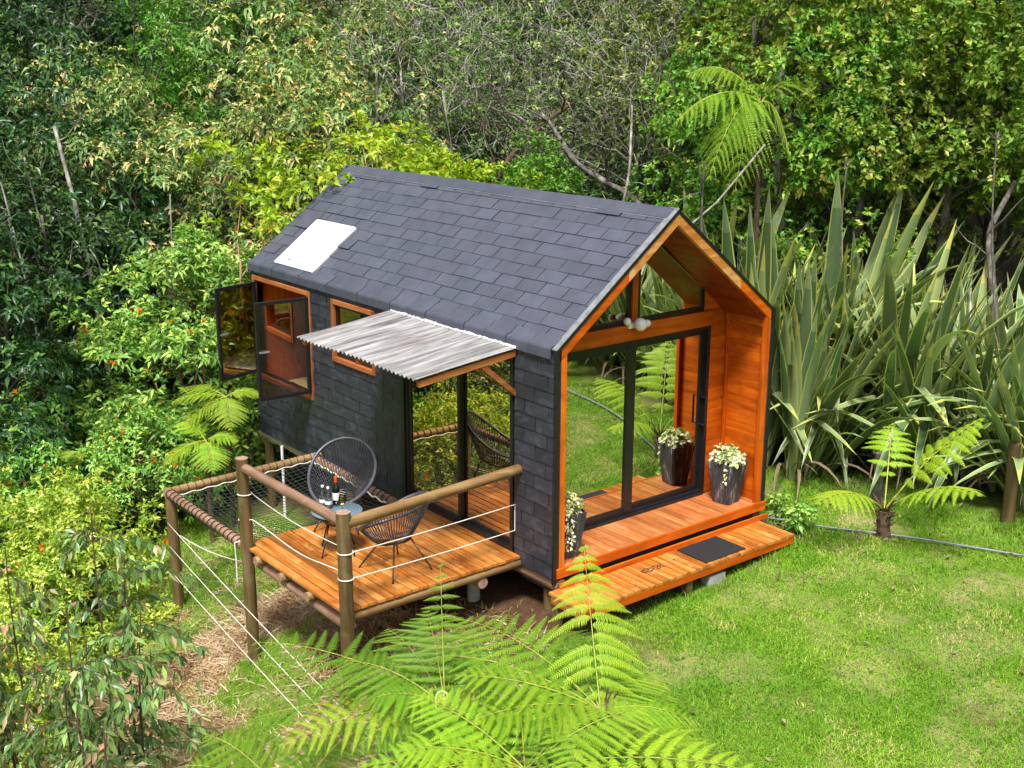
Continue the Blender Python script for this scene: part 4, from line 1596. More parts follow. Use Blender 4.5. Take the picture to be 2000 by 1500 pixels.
bt = empty('wine_bottle', (-1.955, -1.385, TZ), 'dark green wine bottle with orange capsule on the side table', 'bottle', 'bottles on the side table')
mb = MB()
mb.lathe([(.034, 0), (.038, .005), (.038, .18), (.034, .2), (.018, .235), (.0145, .25)], (0, 0, 0), 22)
mb.build('body', MAT['green_glass'], bt, smooth=True, local=True)
mb = MB()
mb.lathe([(.0165, .2502), (.0175, .252), (.0165, .31), (.0172, .315), (.012, .318)], (0, 0, 0), 16)
mb.build('capsule', MAT['capsule'], bt, smooth=True, local=True)
mb = MB()
mb.lathe([(.0392, .06), (.0395, .062), (.0395, .14), (.0392, .142)], (0, 0, 0), 20)
mb.build('paper_label', MAT['label'], bt, smooth=True, local=True)
wg = empty('wine_glass', (-1.70, -1.46, TZ), 'stemmed glass of white wine on the side table', 'wine glass')
mb = MB()
mb.lathe([(.036, 0), (.036, .003), (.006, .008), (.0045, .012), (.0045, .085), (.012, .095), (.032, .115), (.038, .14), (.036, .175), (.031, .2)], (0, 0, 0), 22)
mb.build('bowl', MAT['clear_glass'], wg, smooth=True, local=True)
mb = MB()
mb.lathe([(.004, .096), (.03, .116), (.036, .138), (.0362, .15)], (0, 0, 0), 20)
mb.build('wine', MAT['wine'], wg, smooth=True, local=True)

# ------------------------------------------------------------------ vegetation
UPV = np.array([0, 0, 1.0])


def frond_mesh(base, tip, arch, plen, n=14, m_=24, droop=.35, seed=0, mat='fern', tr=(.35, .75), stem=.012, start=.12, lean=.12, pw=.13, fullness=1.0):
    """Bipinnate fern frond along a curve from base to tip; pinnae hang, every pinna carries its pinnules."""
    rng = np.random.default_rng(seed)
    B, T_ = np.array(base, float), np.array(tip, float)
    mid = (B + T_) / 2 + UPV * arch
    s = np.linspace(0, 1, 40)[:, None]
    cur = lambda q: (1 - q) ** 2 * B + 2 * q * (1 - q) * mid + q * q * T_
    tan = lambda q: unit(2 * (1 - q) * (mid - B) + 2 * q * (T_ - mid))
    rk = cur(np.linspace(0, 1, 16)[:, None])
    mbs = MB()
    mbs.tube(rk, np.linspace(stem, stem * .25, 16), 5, caps=False)
    q = start + (1 - start) * (np.linspace(0, 1, n) ** .92) * .985
    q = q + rng.normal(0, .004, n)
    prof = np.clip(np.sin(np.pi * np.clip((q - start) / (1 - start), 0, 1) ** .72 * .93 + .22), .06, 1) ** .8
    PV, PF, PT = [], [], []
    off = 0
    for side in (1, -1):
        for i in range(n):
            qq = q[i] + (0.006 if side > 0 else 0)
            if rng.random() < .02:
                continue
            p0 = cur(np.array([[min(qq, 1.0)]]))[0]
            t0 = tan(np.array([[min(qq, 1.0)]]))[0]
            S = np.cross(t0, UPV)
            ns = np.linalg.norm(S)
            S = S / ns if ns > .15 else unit(np.cross(t0, np.array([math.cos(seed), math.sin(seed), .1])))
            N = np.cross(S, t0)
            ln = plen * prof[i] * rng.uniform(.92, 1.06)
            a = lean + .3 * qq + rng.normal(0, .05)
            d0 = unit(side * S * math.cos(a) + t0 * math.sin(a) + N * .12)
            k = np.linspace(0, 1, m_)
            dr = droop * rng.uniform(.8, 1.25)
            P = p0 + d0 * (ln * k)[:, None] - UPV * (ln * dr * k ** 1.8)[:, None] + t0 * (ln * .12 * k ** 2)[:, None]
            Tn = unit(np.gradient(P, axis=0))
            Sd = unit(np.cross(Tn, N))
            # pinna midrib as a thin strip
            mbs.tube(P[::4], np.linspace(stem * .28, stem * .1, len(P[::4])), 3, caps=False)
            kk = k[1:]
            pl = plen * pw * np.clip((1 - kk) ** .6, .12, 1) * np.clip(kk / .08, .3, 1) * (.6 + .4 * prof[i])
            hw = ln / m_ * .46 * fullness
            for sg in (1, -1):
                d = unit(sg * Sd[1:] + Tn[1:] * .45 - N * .12 + rng.normal(0, .05, (len(kk), 3)))
                b0 = P[1:]
                tp = b0 + d * pl[:, None] - UPV * (pl * .18)[:, None]
                md = b0 + d * (pl * .45)[:, None]
                w_ = Tn[1:] * hw
                V = np.stack([b0 - w_ * .8, md - w_ * .9, tp, md + w_ * .9, b0 + w_ * .8], 1).reshape(-1, 3)
                o5 = (np.arange(len(kk)) * 5)[:, None] + off
                PF.append(np.concatenate([o5 + np.array([[0, 1, 3]]), o5 + np.array([[0, 3, 4]]), o5 + np.array([[1, 2, 3]])]))
                tt = np.clip(rng.uniform(tr[0], tr[1]) + .12 * (kk - .5) + rng.normal(0, .05, len(kk)), 0, 1)
                PT.append(np.tile(tt, 3))
                PV.append(V)
                off += len(V)
    sv = np.concatenate(mbs.v)
    sf = []
    for f_ in mbs.f:
        sf.append((f_[0], f_[1], f_[2]))
        if len(f_) > 3:
            sf.append((f_[0], f_[2], f_[3]))
    sf = np.array(sf)
    V = np.concatenate(PV + [sv])
    F = np.concatenate(PF + [sf + off])
    tint = np.concatenate(PT + [np.full(len(sf), .5)])
    mi = np.r_[np.zeros(sum(len(f_) for f_ in PF)), np.ones(len(sf))]
    return np_mesh('frond', V, F, [L[mat], MAT['stem_yellow']], tint, mi)


def tree_fern(loc, top, fronds, label, group=None, r_=.07, mat='fern', cat='tree fern', seed=0, **kw):
    root = empty('tree_fern', loc, label, cat, group)
    if top[2] - loc[2] > .1:
        mb = MB()
        A, B = np.array(loc, float), np.array(top, float)
        k = np.linspace(0, 1, 10)[:, None]
        mb.tube(A + (B - A) * k - UPV * .1 * (1 - k), np.linspace(r_ * 1.25, r_, 10), 10, jit=.16)
        rr = random.Random(seed)
        for i in range(40):       # broken frond stubs up the trunk
            q = rr.uniform(.2, 1)
            az = rr.uniform(0, 6.28)
            c = A + (B - A) * q
            d = np.array([math.cos(az), math.sin(az), rr.uniform(.5, 1.6)])
            mb.tube([c + d * r_ * .5, c + d * r_ * (1.2 + rr.random())], [.012, .006], 4)
        mb.build('trunk', MAT['bark_brown'], root)
    extra = kw.pop('extra', 0)
    rr = random.Random(900 + seed)
    fronds = list(fronds)
    for i in range(extra):       # added fronds all round, most darkened in colour so gaps read as shade
        az = i * 2.4 + rr.uniform(-.3, .3)
        ln = rr.uniform(.7, 1.05)
        tp = (top[0] + ln * math.cos(az), top[1] + ln * math.sin(az), top[2] + rr.uniform(-.35, .12))
        fronds.append((None, tp, rr.uniform(.1, .22), dict(tr=(.0, .35) if i % 3 else (.4, .8), mat='fern_dark' if i % 3 else 'fern', plen=rr.uniform(.32, .42))))
    for i, fr in enumerate(fronds):
        f_ = dict(kw)
        f_.update(fr[3] if len(fr) > 3 else {})
        me = frond_mesh(fr[0] if fr[0] is not None else top, fr[1], fr[2], seed=seed * 31 + i, mat=f_.pop('mat', mat), **f_)
        link('frond', me, root)
    return root


# --- near tree ferns at the foot of the picture
A_ = (1.60, -2.50, .08)
B_ = (2.60, -1.76, .24)
C_ = (2.75, -2.62, .15)
near = dict(plen=0.46, n=13, m_=26, droop=.24, stem=.007, pw=.12, extra=8)
tree_fern((1.6, -2.5, g1(1.6, -2.5)), A_, [
    (None, (1.18, -3.72, -0.01), 0.23, dict(tr=(.75, 1.0), plen=0.46)),
    (None, (-.05, -3.3, 0.22), 0.29, dict(tr=(.0, .3), mat='fern_dark', plen=0.54)),
    (None, (.92, -2.2, 0.55), 0.19, dict(tr=(.1, .4), mat='fern_dark', plen=0.38)),
    (None, (.55, -2.36, 0.29), 0.23, dict(tr=(.1, .4), mat='fern_dark', plen=0.38)),
    (None, (.5, -3.65, -0.13), 0.22, dict(tr=(.0, .3), mat='fern_dark', plen=0.46)),
    (None, (1.16, -2.22, 1.06), -.12, dict(tr=(.35, .6), mat='fern_dark', plen=0.22, n=11, droop=.35, pw=.16, start=.3, lean=-.1, m_=20)),
    (None, (1.0, -1.6, -0.08), 0.25, dict(tr=(.05, .3), mat='fern_dark', plen=0.44)),
    (None, (2.05, -3.45, -0.18), 0.22, dict(tr=(.2, .5), plen=0.44)),
    (None, (1.5, -3.2, -0.38), 0.19, dict(tr=(.0, .3), mat='fern_dark', plen=0.38)),
    (None, (.75, -2.95, 0.27), 0.22, dict(tr=(.1, .5), mat='fern_dark', plen=0.46)),
    (None, (1.35, -3.05, 0.22), 0.17, dict(tr=(.2, .6), plen=0.41)),
    (None, (.85, -1.75, 0.22), 0.22, dict(tr=(.1, .4), mat='fern_dark', plen=0.44)),
    (None, (2.1, -2.2, 0.47), 0.17, dict(tr=(.1, .5), mat='fern_dark', plen=0.41)),
], 'tree fern with dark spreading fronds in front of the deck corner post', 'tree ferns at the foot of the slope', .07, seed=1, **near)
tree_fern((2.6, -1.76, g1(2.6, -1.76)), B_, [
    (None, (1.9, -1.33, 1.24), -.02, dict(tr=(.65, .95), plen=0.42, n=15, droop=.55, start=.1, lean=-.2, pw=.15)),
    (None, (1.9, -2.6, 0.51), 0.17, dict(tr=(.5, .75), plen=0.42)),
    (None, (1.12, -2.02, 0.51), 0.28, dict(tr=(.3, .55), plen=0.54)),
    (None, (1.35, -1.3, 0.27), 0.28, dict(tr=(.1, .4), plen=0.49, mat='fern_dark')),
    (None, (2.35, -.85, 0.02), 0.22, dict(tr=(.3, .6), plen=0.38)),
    (None, (3.0, -1.1, 0.07), 0.17, dict(tr=(.4, .7), plen=0.33)),
    (None, (1.95, -3.0, 0.27), 0.19, dict(tr=(.3, .55), plen=0.46)),
    (None, (3.1, -2.5, 0.27), 0.17, dict(tr=(.4, .7), plen=0.38)),
    (None, (1.5, -2.45, 0.47), 0.22, dict(tr=(.2, .5), plen=0.49)),
    (None, (1.75, -1.0, 0.22), 0.22, dict(tr=(.1, .4), plen=0.41, mat='fern_dark')),
    (None, (2.3, -2.75, 0.37), 0.19, dict(tr=(.4, .7), plen=0.44)),
], 'tree fern with one tall upright frond beside the low step', 'tree ferns at the foot of the slope', .07, seed=2, **near)
tree_fern((2.75, -2.62, g1(2.75, -2.62)), C_, [
    (None, (2.6, -3.5, 0.35), 0.17, dict(tr=(.7, 1), plen=0.46)),
    (None, (3.98, -1.5, 0.29), 0.23, dict(tr=(.8, 1), plen=0.51)),
    (None, (3.85, -2.5, 0.27), 0.20, dict(tr=(.8, 1), plen=0.49)),
    (None, (3.3, -3.4, 0.22), 0.17, dict(tr=(.6, .9), plen=0.44)),
    (None, (1.85, -2.95, 0.45), 0.17, dict(tr=(.55, .85), plen=0.42)),
    (None, (2.0, -2.1, 0.42), 0.17, dict(tr=(.5, .8), plen=0.38)),
    (None, (1.95, -3.55, 0.12), 0.17, dict(tr=(.5, .8), plen=0.38)),
    (None, (2.3, -3.4, 0.37), 0.19, dict(tr=(.6, .9), plen=0.46)),
    (None, (3.0, -1.7, 0.42), 0.19, dict(tr=(.5, .8), plen=0.44)),
    (None, (3.5, -3.0, 0.32), 0.19, dict(tr=(.7, 1), plen=0.46)),
], 'bright lime tree fern cut off by the bottom edge of the picture', 'tree ferns at the foot of the slope', .07, seed=3, **near)
tree_fern((.95, -3.55, g1(.95, -3.55)), (.95, -3.55, -.75), [
    (None, (.3, -3.5, -0.43), 0.22, dict(tr=(.2, .5))), (None, (.75, -2.95, -0.48), 0.22, dict(tr=(.1, .4))), (None, (1.6, -3.5, -0.33), 0.22, dict(tr=(.2, .6))),
    (None, (.5, -4.2, -0.33), 0.22, dict(tr=(.3, .7))), (None, (1.35, -4.2, -0.23), 0.22, dict(tr=(.3, .7))), (None, (.35, -3.95, -0.23), 0.25, dict(tr=(.3, .6))),
    (None, (1.0, -2.9, -0.23), 0.22, dict(tr=(.1, .4)))
], 'low shaded tree fern left of the others on the straw slope', 'tree ferns at the foot of the slope', .06, mat='fern_dark', seed=12, plen=0.41, n=13, m_=22, droop=.25, stem=.008, pw=.12)
# curled fiddlehead standing between them
fd = MB()
P = [(1.62, -2.62, -.2), (1.63, -2.6, 0), (1.63, -2.6, .2)]
for a in np.linspace(-.5, 7.5, 22):
    rr = .05 * (1 - a / 9.5)
    P.append((1.63 + .64 * (.05 - rr * math.cos(a)) , -2.6 + .77 * (.05 - rr * math.cos(a)), .22 + rr * math.sin(a)))
fd.tube(P, np.linspace(.011, .006, len(P)), 6)
tag(fd.build('fiddlehead', L['variegated'], None, smooth='all'), 'pale curled fiddlehead standing among the near tree ferns', 'fern frond')

# --- young tree fern on the lawn
S0 = (1.11, 4.0, .03)
tree_fern((1.12, 4.02, g1(1.12, 4.02)), S0, [
    (None, (1.74, 4.75, 1.14), .22, dict(tr=(.75, 1), plen=.5, n=11, start=.24)),
    (None, (2.33, 3.86, .62), .32, dict(tr=(.8, 1), plen=.42, n=11, start=.22)),
    (None, (.98, 2.94, .34), .32, dict(tr=(.8, 1), plen=.38, n=10, start=.26)),
    (None, (.62, 4.75, .8), .3, dict(tr=(.7, .95), plen=.34, n=10, start=.3)),
], 'young lime green tree fern standing alone on the lawn edge', None, .07, seed=4, m_=20, droop=.5, stem=.012, pw=.2, lean=.2)

# --- drooping tree fern at the forest edge above the flax
T0 = (-2.3, 5.5, 4.45)
tree_fern((-2.3, 5.62, g1(-2.3, 5.62)), T0, [
    (None, (-2.72, 4.32, 4.2), .5, dict(plen=.5)), (None, (-2.35, 4.6, 3.5), .7, dict(plen=.5)), (None, (-2.2, 4.95, 3.3), .7, dict(plen=.45)),
    (None, (-3.0, 4.8, 4.8), .5, dict(plen=.42)), (None, (-1.95, 5.75, 3.7), .5, dict(plen=.34)), (None, (-3.2, 6.3, 4.4), .5, {}), (None, (-2.4, 6.7, 4.5), .5, {}),
], 'tall tree fern with hanging yellow green fronds at the forest edge', None, .035, seed=5, n=16, m_=22, droop=.75, plen=.42, stem=.013, tr=(.3, .65), mat='fern')

# --- small ferns in the bushes left of the cabin
for k, (c, tips, lab) in enumerate((
    ((-6.2, -.62, .55), [(-6.55, -1.25, .5), (-5.85, -.75, .2), (-6.8, -1.0, .6), (-6.0, -.2, .55), (-6.3, -1.2, .2)], 'bright fern just below the open casement window'),
    ((-6.02, -1.03, .05), [(-6.1, -1.6, -.2), (-5.6, -1.15, -.25), (-6.4, -1.2, .25), (-5.75, -.7, .05)], 'fern growing low in the bush behind the hammock net'),
    ((-7.5, -2.1, -.35), [(-7.1, -1.85, .1), (-7.6, -2.4, -.5), (-7.2, -2.5, -.2)], 'small yellowish fern among the lower left bushes'))):
    tree_fern((c[0], c[1], g1(c[0], c[1])), c, [(None, t_, .16, {}) for t_ in tips], lab, 'small ferns in the bushes', .03, seed=6 + k, n=15, m_=18, droop=.25, plen=.3, stem=.009, tr=(.5, .9), mat='fern', cat='fern')


# --- flax
def blade_mesh(seed, bend, kink=0.0, dead=False):
    rng = np.random.default_rng(seed)
    rows_ = 9
    k = np.linspace(0, 1, rows_)
    ang = bend * k ** 1.7 + (kink * (k > .62))
    seg = 1.0 / (rows_ - 1)
    x = np.r_[0, np.cumsum(np.sin(ang[1:]) * seg)]
    z = np.r_[0, np.cumsum(np.cos(ang[1:]) * seg)]
    wv = .0255 * np.clip(np.minimum(.55 + k * 1.6, 1) * np.clip((1 - k) / .35, 0, 1) ** .7, .02, 1)
    V, F, T = [], [], []
    tw = rng.normal(0, .25)
    for i in range(rows_):
        a = tw * k[i]
        s_ = np.array([-math.sin(a) * math.cos(ang[i]), math.cos(a), math.sin(a) * math.sin(ang[i])])
        n_ = np.array([-math.cos(ang[i]), 0, math.sin(ang[i])])
        for c in (-1, -.82, 0, .82, 1):
            V.append(np.array([x[i], 0, z[i]]) + s_ * c * wv[i] + n_ * abs(c) * wv[i] * .45)
    base = rng.uniform(.05, .66)
    for i in range(rows_ - 1):
        for c in range(4):
            F.append((i * 5 + c, i * 5 + c + 1, (i + 1) * 5 + c + 1, (i + 1) * 5 + c))
            e = .86 if c in (0, 3) else base + rng.normal(0, .03) + (.22 if i == rows_ - 2 else 0)
            T.append(min(1, e))
    mat_ = L['dead'] if dead else L['flax']
    return np_mesh('flax_blade', np.array(V), np.array(F), [mat_], np.array(T))


BL = [blade_mesh(i, b_, kk) for i, (b_, kk) in enumerate(((.15, 0), (.3, 0), (.5, 0), (.22, 0), (.7, 0), (.35, 0), (1.0, 0), (.35, 1.3), (.2, 0), (.5, 1.6), (.9, 0), (.12, 0), (1.3, 0), (.4, 0)))]
BD = [blade_mesh(40 + i, b_, kk, True) for i, (b_, kk) in enumerate(((1.5, 0), (1.2, .9), (1.9, 0)))]


def flax(x, y, h, nf, seed, label, spread=.5, dead=14):
    rr = random.Random(seed)
    h *= 1.1
    nf += 3
    root = empty('flax_clump', (x, y, g1(x, y)), label, 'flax plant', 'flax along the edge of the lawn')

    def put(me, px, py, az, lean, ln, roll, wf=1.0):
        if x < .4 and math.sin(az) < .15 and y + py + math.sin(az) * ln * .95 * math.sin(min(1.5, lean + .75)) < 3.5:
            if me in BD or rr.random() < .4:      # no room for it between the clump and the cabin wall
                return
            me, lean = BL[rr.choice((0, 11, 8))], min(lean, .14)
        o_ = bpy.data.objects.new('leaf', me)
        COL.objects.link(o_)
        o_.parent = root
        o_.location = (px, py, g1(x + px, y + py) - g1(x, y) - .03)
        # lean away from the clump's centre in the direction az
        o_.rotation_euler = (Matrix.Rotation(az, 3, 'Z') @ Matrix.Rotation(lean, 3, 'Y') @ Matrix.Rotation(roll, 3, 'Z')).to_euler()
        o_.scale = (ln, ln * rr.uniform(.9, 1.25) * wf, ln)
    for f_ in range(nf):
        az = rr.uniform(0, 6.283)
        d = spread * math.sqrt(rr.random())
        px, py = d * math.cos(az), d * math.sin(az)
        fan = rr.uniform(0, 6.283)
        tilt = .04 + .36 * d / spread * rr.uniform(.4, 1.1)
        nbl = rr.randint(7, 9)
        for b_ in range(nbl):
            u = (b_ - (nbl - 1) / 2) / ((nbl - 1) / 2)
            # fan blades lean to either side of the fan plane plus outward
            vx = math.sin(u * .42) * math.cos(fan) + math.sin(tilt) * math.cos(az)
            vy = math.sin(u * .42) * math.sin(fan) + math.sin(tilt) * math.sin(az)
            lean = min(1.15, math.hypot(vx, vy))
            a2 = math.atan2(vy, vx)
            ln = h * rr.uniform(.72, 1.08) * (1 - .25 * abs(u))
            put(rr.choice(BL), px + .03 * u * math.cos(fan), py + .03 * u * math.sin(fan), a2, lean * .85, ln, rr.uniform(-.5, .5))
    for b_ in range(dead):
        az = rr.uniform(0, 6.283)
        put(rr.choice(BD), .3 * math.cos(az), .3 * math.sin(az), az, rr.uniform(.4, .9), h * rr.uniform(.3, .5), rr.uniform(-.8, .8), .55)
    return root


for i, (x, y, h, nf, lab) in enumerate((
    (-1.05, 5.05, 2.75, 12, 'big grey green flax clump close against the far cabin corner'),
    (-2.1, 5.4, 3.4, 11, 'tall upright flax clump rising behind the cabin gable'),
    (-2.85, 5.2, 3.5, 9, 'upright flax clump just behind the gable peak'),
    (-1.75, 5.0, 3.0, 9, 'flax clump squeezed between the cabin wall and the taller flax'),
    (-.35, 5.95, 3.0, 11, 'wide flax clump directly behind the flax at the cabin corner'),
    (-1.6, 6.5, 3.5, 10, 'tallest flax clump under the pale forest trunk'),
    (.35, 6.45, 2.6, 11, 'flax clump behind the young tree fern'),
    (-.6, 7.4, 2.7, 9, 'flax clump in the shade under the small leaved trees'),
    (1.25, 6.7, 2.4, 10, 'flax clump behind the mossy fence post'),
    (.6, 7.7, 2.4, 8, 'flax clump in the deep shade by the leaning trunk'),
    (1.95, 6.3, 2.1, 9, 'flax clump half cut by the right edge of the picture'),
    (2.7, 6.9, 2.4, 9, 'flax clump past the right edge of the lawn'),
    (3.6, 6.5, 2.4, 9, 'flax clump beyond the lawn seen mirrored in the left door pane'),
    (4.8, 6.6, 2.5, 9, 'flax clump beyond the lawn seen mirrored in the gable window'),
    (6.1, 6.8, 2.5, 9, 'last flax clump beyond the lawn seen in the mirror glass'),
    (7.6, 7.2, 2.5, 8, 'far end flax clump beyond the lawn'))):
    flax(x, y, h, nf, 100 + i, lab)


# --- trees
def twig_tubes(mb, C, D, ln, r_, rng, n=3, wob=.25):
    for c, d in zip(C, D):
        P = [c]
        dd_ = unit(d)
        for i in range(n):
            dd_ = unit(dd_ + rng.normal(0, wob, 3) + np.array([0, 0, .05]))
            P.append(P[-1] + dd_ * ln / n)
        mb.tube(P, np.linspace(r_, r_ * .35, n + 1), 3, caps=False)


def gen_tree(name, seed, H, cr, z0, ncl, ros, nl, ln, wd, leaf, bark_, tr_=.09, ntr=1, el=(35, 85), droop=.35, tr=(0, .7), top=0.0,
             twigs=0, clr=.3, lean=.12, zmin=-.35, flowers=0, limbs=True):
    """Trunk mesh with limbs and a crown mesh of leaf whorls gathered in clumps; base at the origin."""
    rng = np.random.default_rng(seed)
    zc_ = (z0 + H) / 2
    rz = (H - z0) / 2
    d = sphere_dirs(ncl, rng, -.75)
    rad = rng.uniform(.35, 1.0, (ncl, 1)) ** .5
    bump_ = 1 + .22 * np.sin(d[:, 0:1] * 3.1 + seed) * np.cos(d[:, 1:2] * 2.7 + seed * 2) + rng.normal(0, .07, (ncl, 1))
    CC = d * rad * bump_ * np.array([cr, cr, rz]) + np.array([0, 0, zc_])
    rc = clr * cr * rng.uniform(.6, 1.25, ncl)
    C, A = [], []
    for i in range(ncl):
        n = max(3, int(ros * rng.uniform(.6, 1.4)))
        dd_ = sphere_dirs(n, rng, zmin)
        C.append(CC[i] + dd_ * rc[i] * np.array([1.15, 1.15, .8]) * rng.uniform(.55, 1.1, (n, 1)))
        A.append(dd_ + d[i] * .35 + np.array([0, 0, .55]) + rng.normal(0, .2, (n, 3)))
    C, A = np.concatenate(C), np.concatenate(A)
    geo = [rosettes(C, A, nl, ln, wd, el, droop, tr, top, rng)]
    V, F, T = join_geo(geo)
    mats, mi = [L[leaf]], None
    if flowers:
        idx = rng.choice(len(C), flowers, replace=False)
        v2, f2, t2 = rosettes(C[idx] + unit(A[idx]) * ln * .5, A[idx], 5, .05, .05, (45, 80), .1, (0, 1), 0, rng, .2)
        mi = np.r_[np.zeros(len(F)), np.ones(len(f2))]
        F = np.concatenate([F, f2 + len(V)])
        V = np.concatenate([V, v2])
        T = np.r_[T, t2]
        mats.append(L['flower'])
    crown = np_mesh(name + '_crown', V, F, mats, T, mi)
    mb = MB()
    for k in range(ntr):
        az = rng.uniform(0, 6.283)
        b0 = np.array([.12 * math.cos(az), .12 * math.sin(az), 0]) * (ntr > 1)
        ph = rng.uniform(0, 6.28, 2)
        hz = H * .8
        P = [b0 + np.array([lean * hz * (q * math.cos(az)) * (1 if ntr > 1 else .4) + .09 * math.sin(q * 7 + ph[0]), lean * hz * (q * math.sin(az)) * (1 if ntr > 1 else .4) + .09 * math.sin(q * 6 + ph[1]), hz * q]) for q in np.linspace(-.03, 1, 14)]
        mb.tube(P, np.linspace(tr_ * 1.15, tr_ * .3, 14), 8, jit=.08)
        if limbs:
            P = np.array(P)
            for i in range(k, ncl, ntr * 3):
                q = np.clip((CC[i][2] - .35 * np.hypot(*CC[i][:2]) - .3) / hz, .12, .95)
                s_ = P[int(q * 13)]
                mid = (s_ + CC[i]) / 2 + rng.normal(0, .09, 3) * cr * .5
                mb.tube([s_, mid, CC[i]], [tr_ * .3, tr_ * .19, tr_ * .08], 4, caps=False)
    if twigs:
        idx = rng.choice(len(C), min(len(C), twigs), replace=False)
        st = C[idx] - unit(A[idx]) * .25
        twig_tubes(mb, st, A[idx] + rng.normal(0, .5, (len(idx), 3)), .7, .012, rng, 4, .4)
    return mb.mesh(name + '_trunk', MAT[bark_], smooth='all'), crown


PROTO = {
    'myrtle': [gen_tree('myrtle', 50 + i, 8, 2.0, 1.5, 95, 34, 7, .115, .052, 'myrtle', 'bark_grey', .1, 1, (25, 85), .15, (.1, .75), .22, clr=.26, zmin=-.7) for i in range(3)],
    'twiggy': [gen_tree('twiggy', 60 + i, 8, 2.0, 1.2, 80, 17, 6, .11, .045, 'twiggy', 'bark_pale', .07, 2, (30, 85), .2, (.0, .75), .14, twigs=650, clr=.27, zmin=-.6) for i in range(3)],
    'bronze': [gen_tree('bronze', 70 + i, 7, 1.9, 1.4, 80, 19, 7, .165, .055, 'bronze', 'bark_grey', .09, 2, (30, 95), .55, (.1, .8), .42, twigs=70, clr=.27) for i in range(3)],
    'bright': [gen_tree('bright', 80 + i, 8, 1.7, 1.5, 80, 17, 7, .15, .05, 'bright', 'bark_grey', .09, 1, (30, 90), .4, (.1, .8), .2, clr=.26) for i in range(1)],
    'dark': [gen_tree('dark', 90 + i, 7, 1.9, .7, 85, 17, 6, .175, .066, 'dark', 'bark_grey', .075, 3, (30, 95), .4, (.0, .75), .12, twigs=60, clr=.27) for i in range(3)],
}
PH = {'myrtle': 8, 'twiggy': 8, 'bronze': 7, 'bright': 8, 'dark': 7}
PR = {'myrtle': 2.0, 'twiggy': 2.0, 'bronze': 1.9, 'bright': 1.7, 'dark': 1.9}


def plant_tree(kind, x, y, h, cr, var, rot, label, group, name=None, sink=0):
    trk, crn = PROTO[kind][var % len(PROTO[kind])]
    root = empty(name or 'forest_tree', (x, y, g1(x, y) - sink), label, 'tree', group)
    root.rotation_euler[2] = rot
    s = cr / PR[kind]
    root.scale = (s, s, h / PH[kind])
    link('trunk', trk, root, True)
    link('crown', crn, root, True)
    return root


TREES = [
    ('myrtle', -3.47, 7.17, 7.6, 1.9, 'small leaved tree right behind the tall drooping tree fern'),
    ('myrtle', -2.48, 7.94, 8.2, 2.0, 'small leaved yellow green tree standing over the tallest flax'),
    ('myrtle', -1.5, 8.73, 7.6, 1.9, 'small leaved yellow green tree in the middle of the right hand wood'),
    ('myrtle', -1.14, 9.95, 8.3, 2.1, 'small leaved tree behind the tall flax flower stalk at the right'),
    ('myrtle', .1, 10.07, 7.5, 2.0, 'small leaved tree at the right edge of the picture'),
    ('myrtle', -4.95, 10.13, 9.0, 2.2, 'second row small leaved tree behind the tree fern'),
    ('myrtle', -4.13, 11.65, 9.2, 2.2, None), ('myrtle', -3.35, 12.97, 9.2, 2.2, None), ('myrtle', -2.38, 14.18, 9.0, 2.2, None),
    ('myrtle', -6.57, 9.7, 8.6, 2.1, None),
    ('twiggy', -6.19, 7.77, 7.4, 1.7, 'twiggy olive tree above the front end of the roof ridge'),
    ('twiggy', -8.23, 7.61, 7.6, 1.9, 'twiggy lichen grey tree above the middle of the roof ridge'),
    ('twiggy', -8.88, 5.98, 7.0, 1.8, 'twiggy lichen grey tree behind the lime green shrub'),
    ('twiggy', -10.68, 5.32, 7.6, 1.9, 'twiggy grey tree beside the bronze leaved trees'),
    ('twiggy', -9.35, 10.22, 8.6, 2.1, None), ('twiggy', -11.1, 8.81, 8.8, 2.2, None), ('twiggy', -12.62, 7.69, 8.8, 2.1, None),
    ('bronze', -10.57, .63, 6.2, 1.8, 'leftmost bronze tipped tree above the casement window'),
    ('bronze', -10.15, 1.96, 6.4, 1.9, 'bronze tipped tree straight above the roof skylight'),
    ('bronze', -10.3, 3.38, 6.8, 1.9, 'bronze tipped tree above the back end of the roof ridge'),
    ('bronze', -13.21, .52, 7.2, 1.8, 'bronze tipped tree standing back in the left of the wood'),
    ('bronze', -13.09, 3.88, 8.2, 2.1, None), ('bronze', -12.9, 5.73, 8.6, 2.1, None),
    ('bright', -13.3, 1.4, 8.0, 1.7, 'rounded vivid green tree standing out at the upper left of the wood'),
    ('bright', -15.21, 3.62, 8.9, 1.6, 'second vivid green tree farther back in the wood'),
    ('dark', -10.23, -2.16, 6.4, 1.8, 'dark glossy leaved tree with bare grey stems at the left'),
    ('dark', -11.21, -.99, 6.8, 1.8, 'dark glossy leaved tree behind the flowering bush'),
    ('dark', -9.11, -3.4, 6.0, 1.7, 'dark glossy leaved tree cut by the left edge'),
    ('dark', -14.69, -.55, 8.2, 2.0, None), ('dark', -13.57, -2.36, 7.6, 2.0, None), ('dark', -16.52, 1.16, 9.0, 2.2, None),
    ('dark', -12.53, 2.17, 5.6, 1.7, None), ('dark', -10.41, .02, 4.2, 1.5, None), ('dark', -9.0, 2.6, 3.6, 1.4, None), ('dark', -9.0, 4.22, 4.2, 1.5, None),
    ('dark', -6.3, 7.0, 4.0, 1.5, None), ('dark', -4.9, 7.6, 4.2, 1.5, None), ('dark', -9.75, 7.3, 5.2, 1.7, None)]
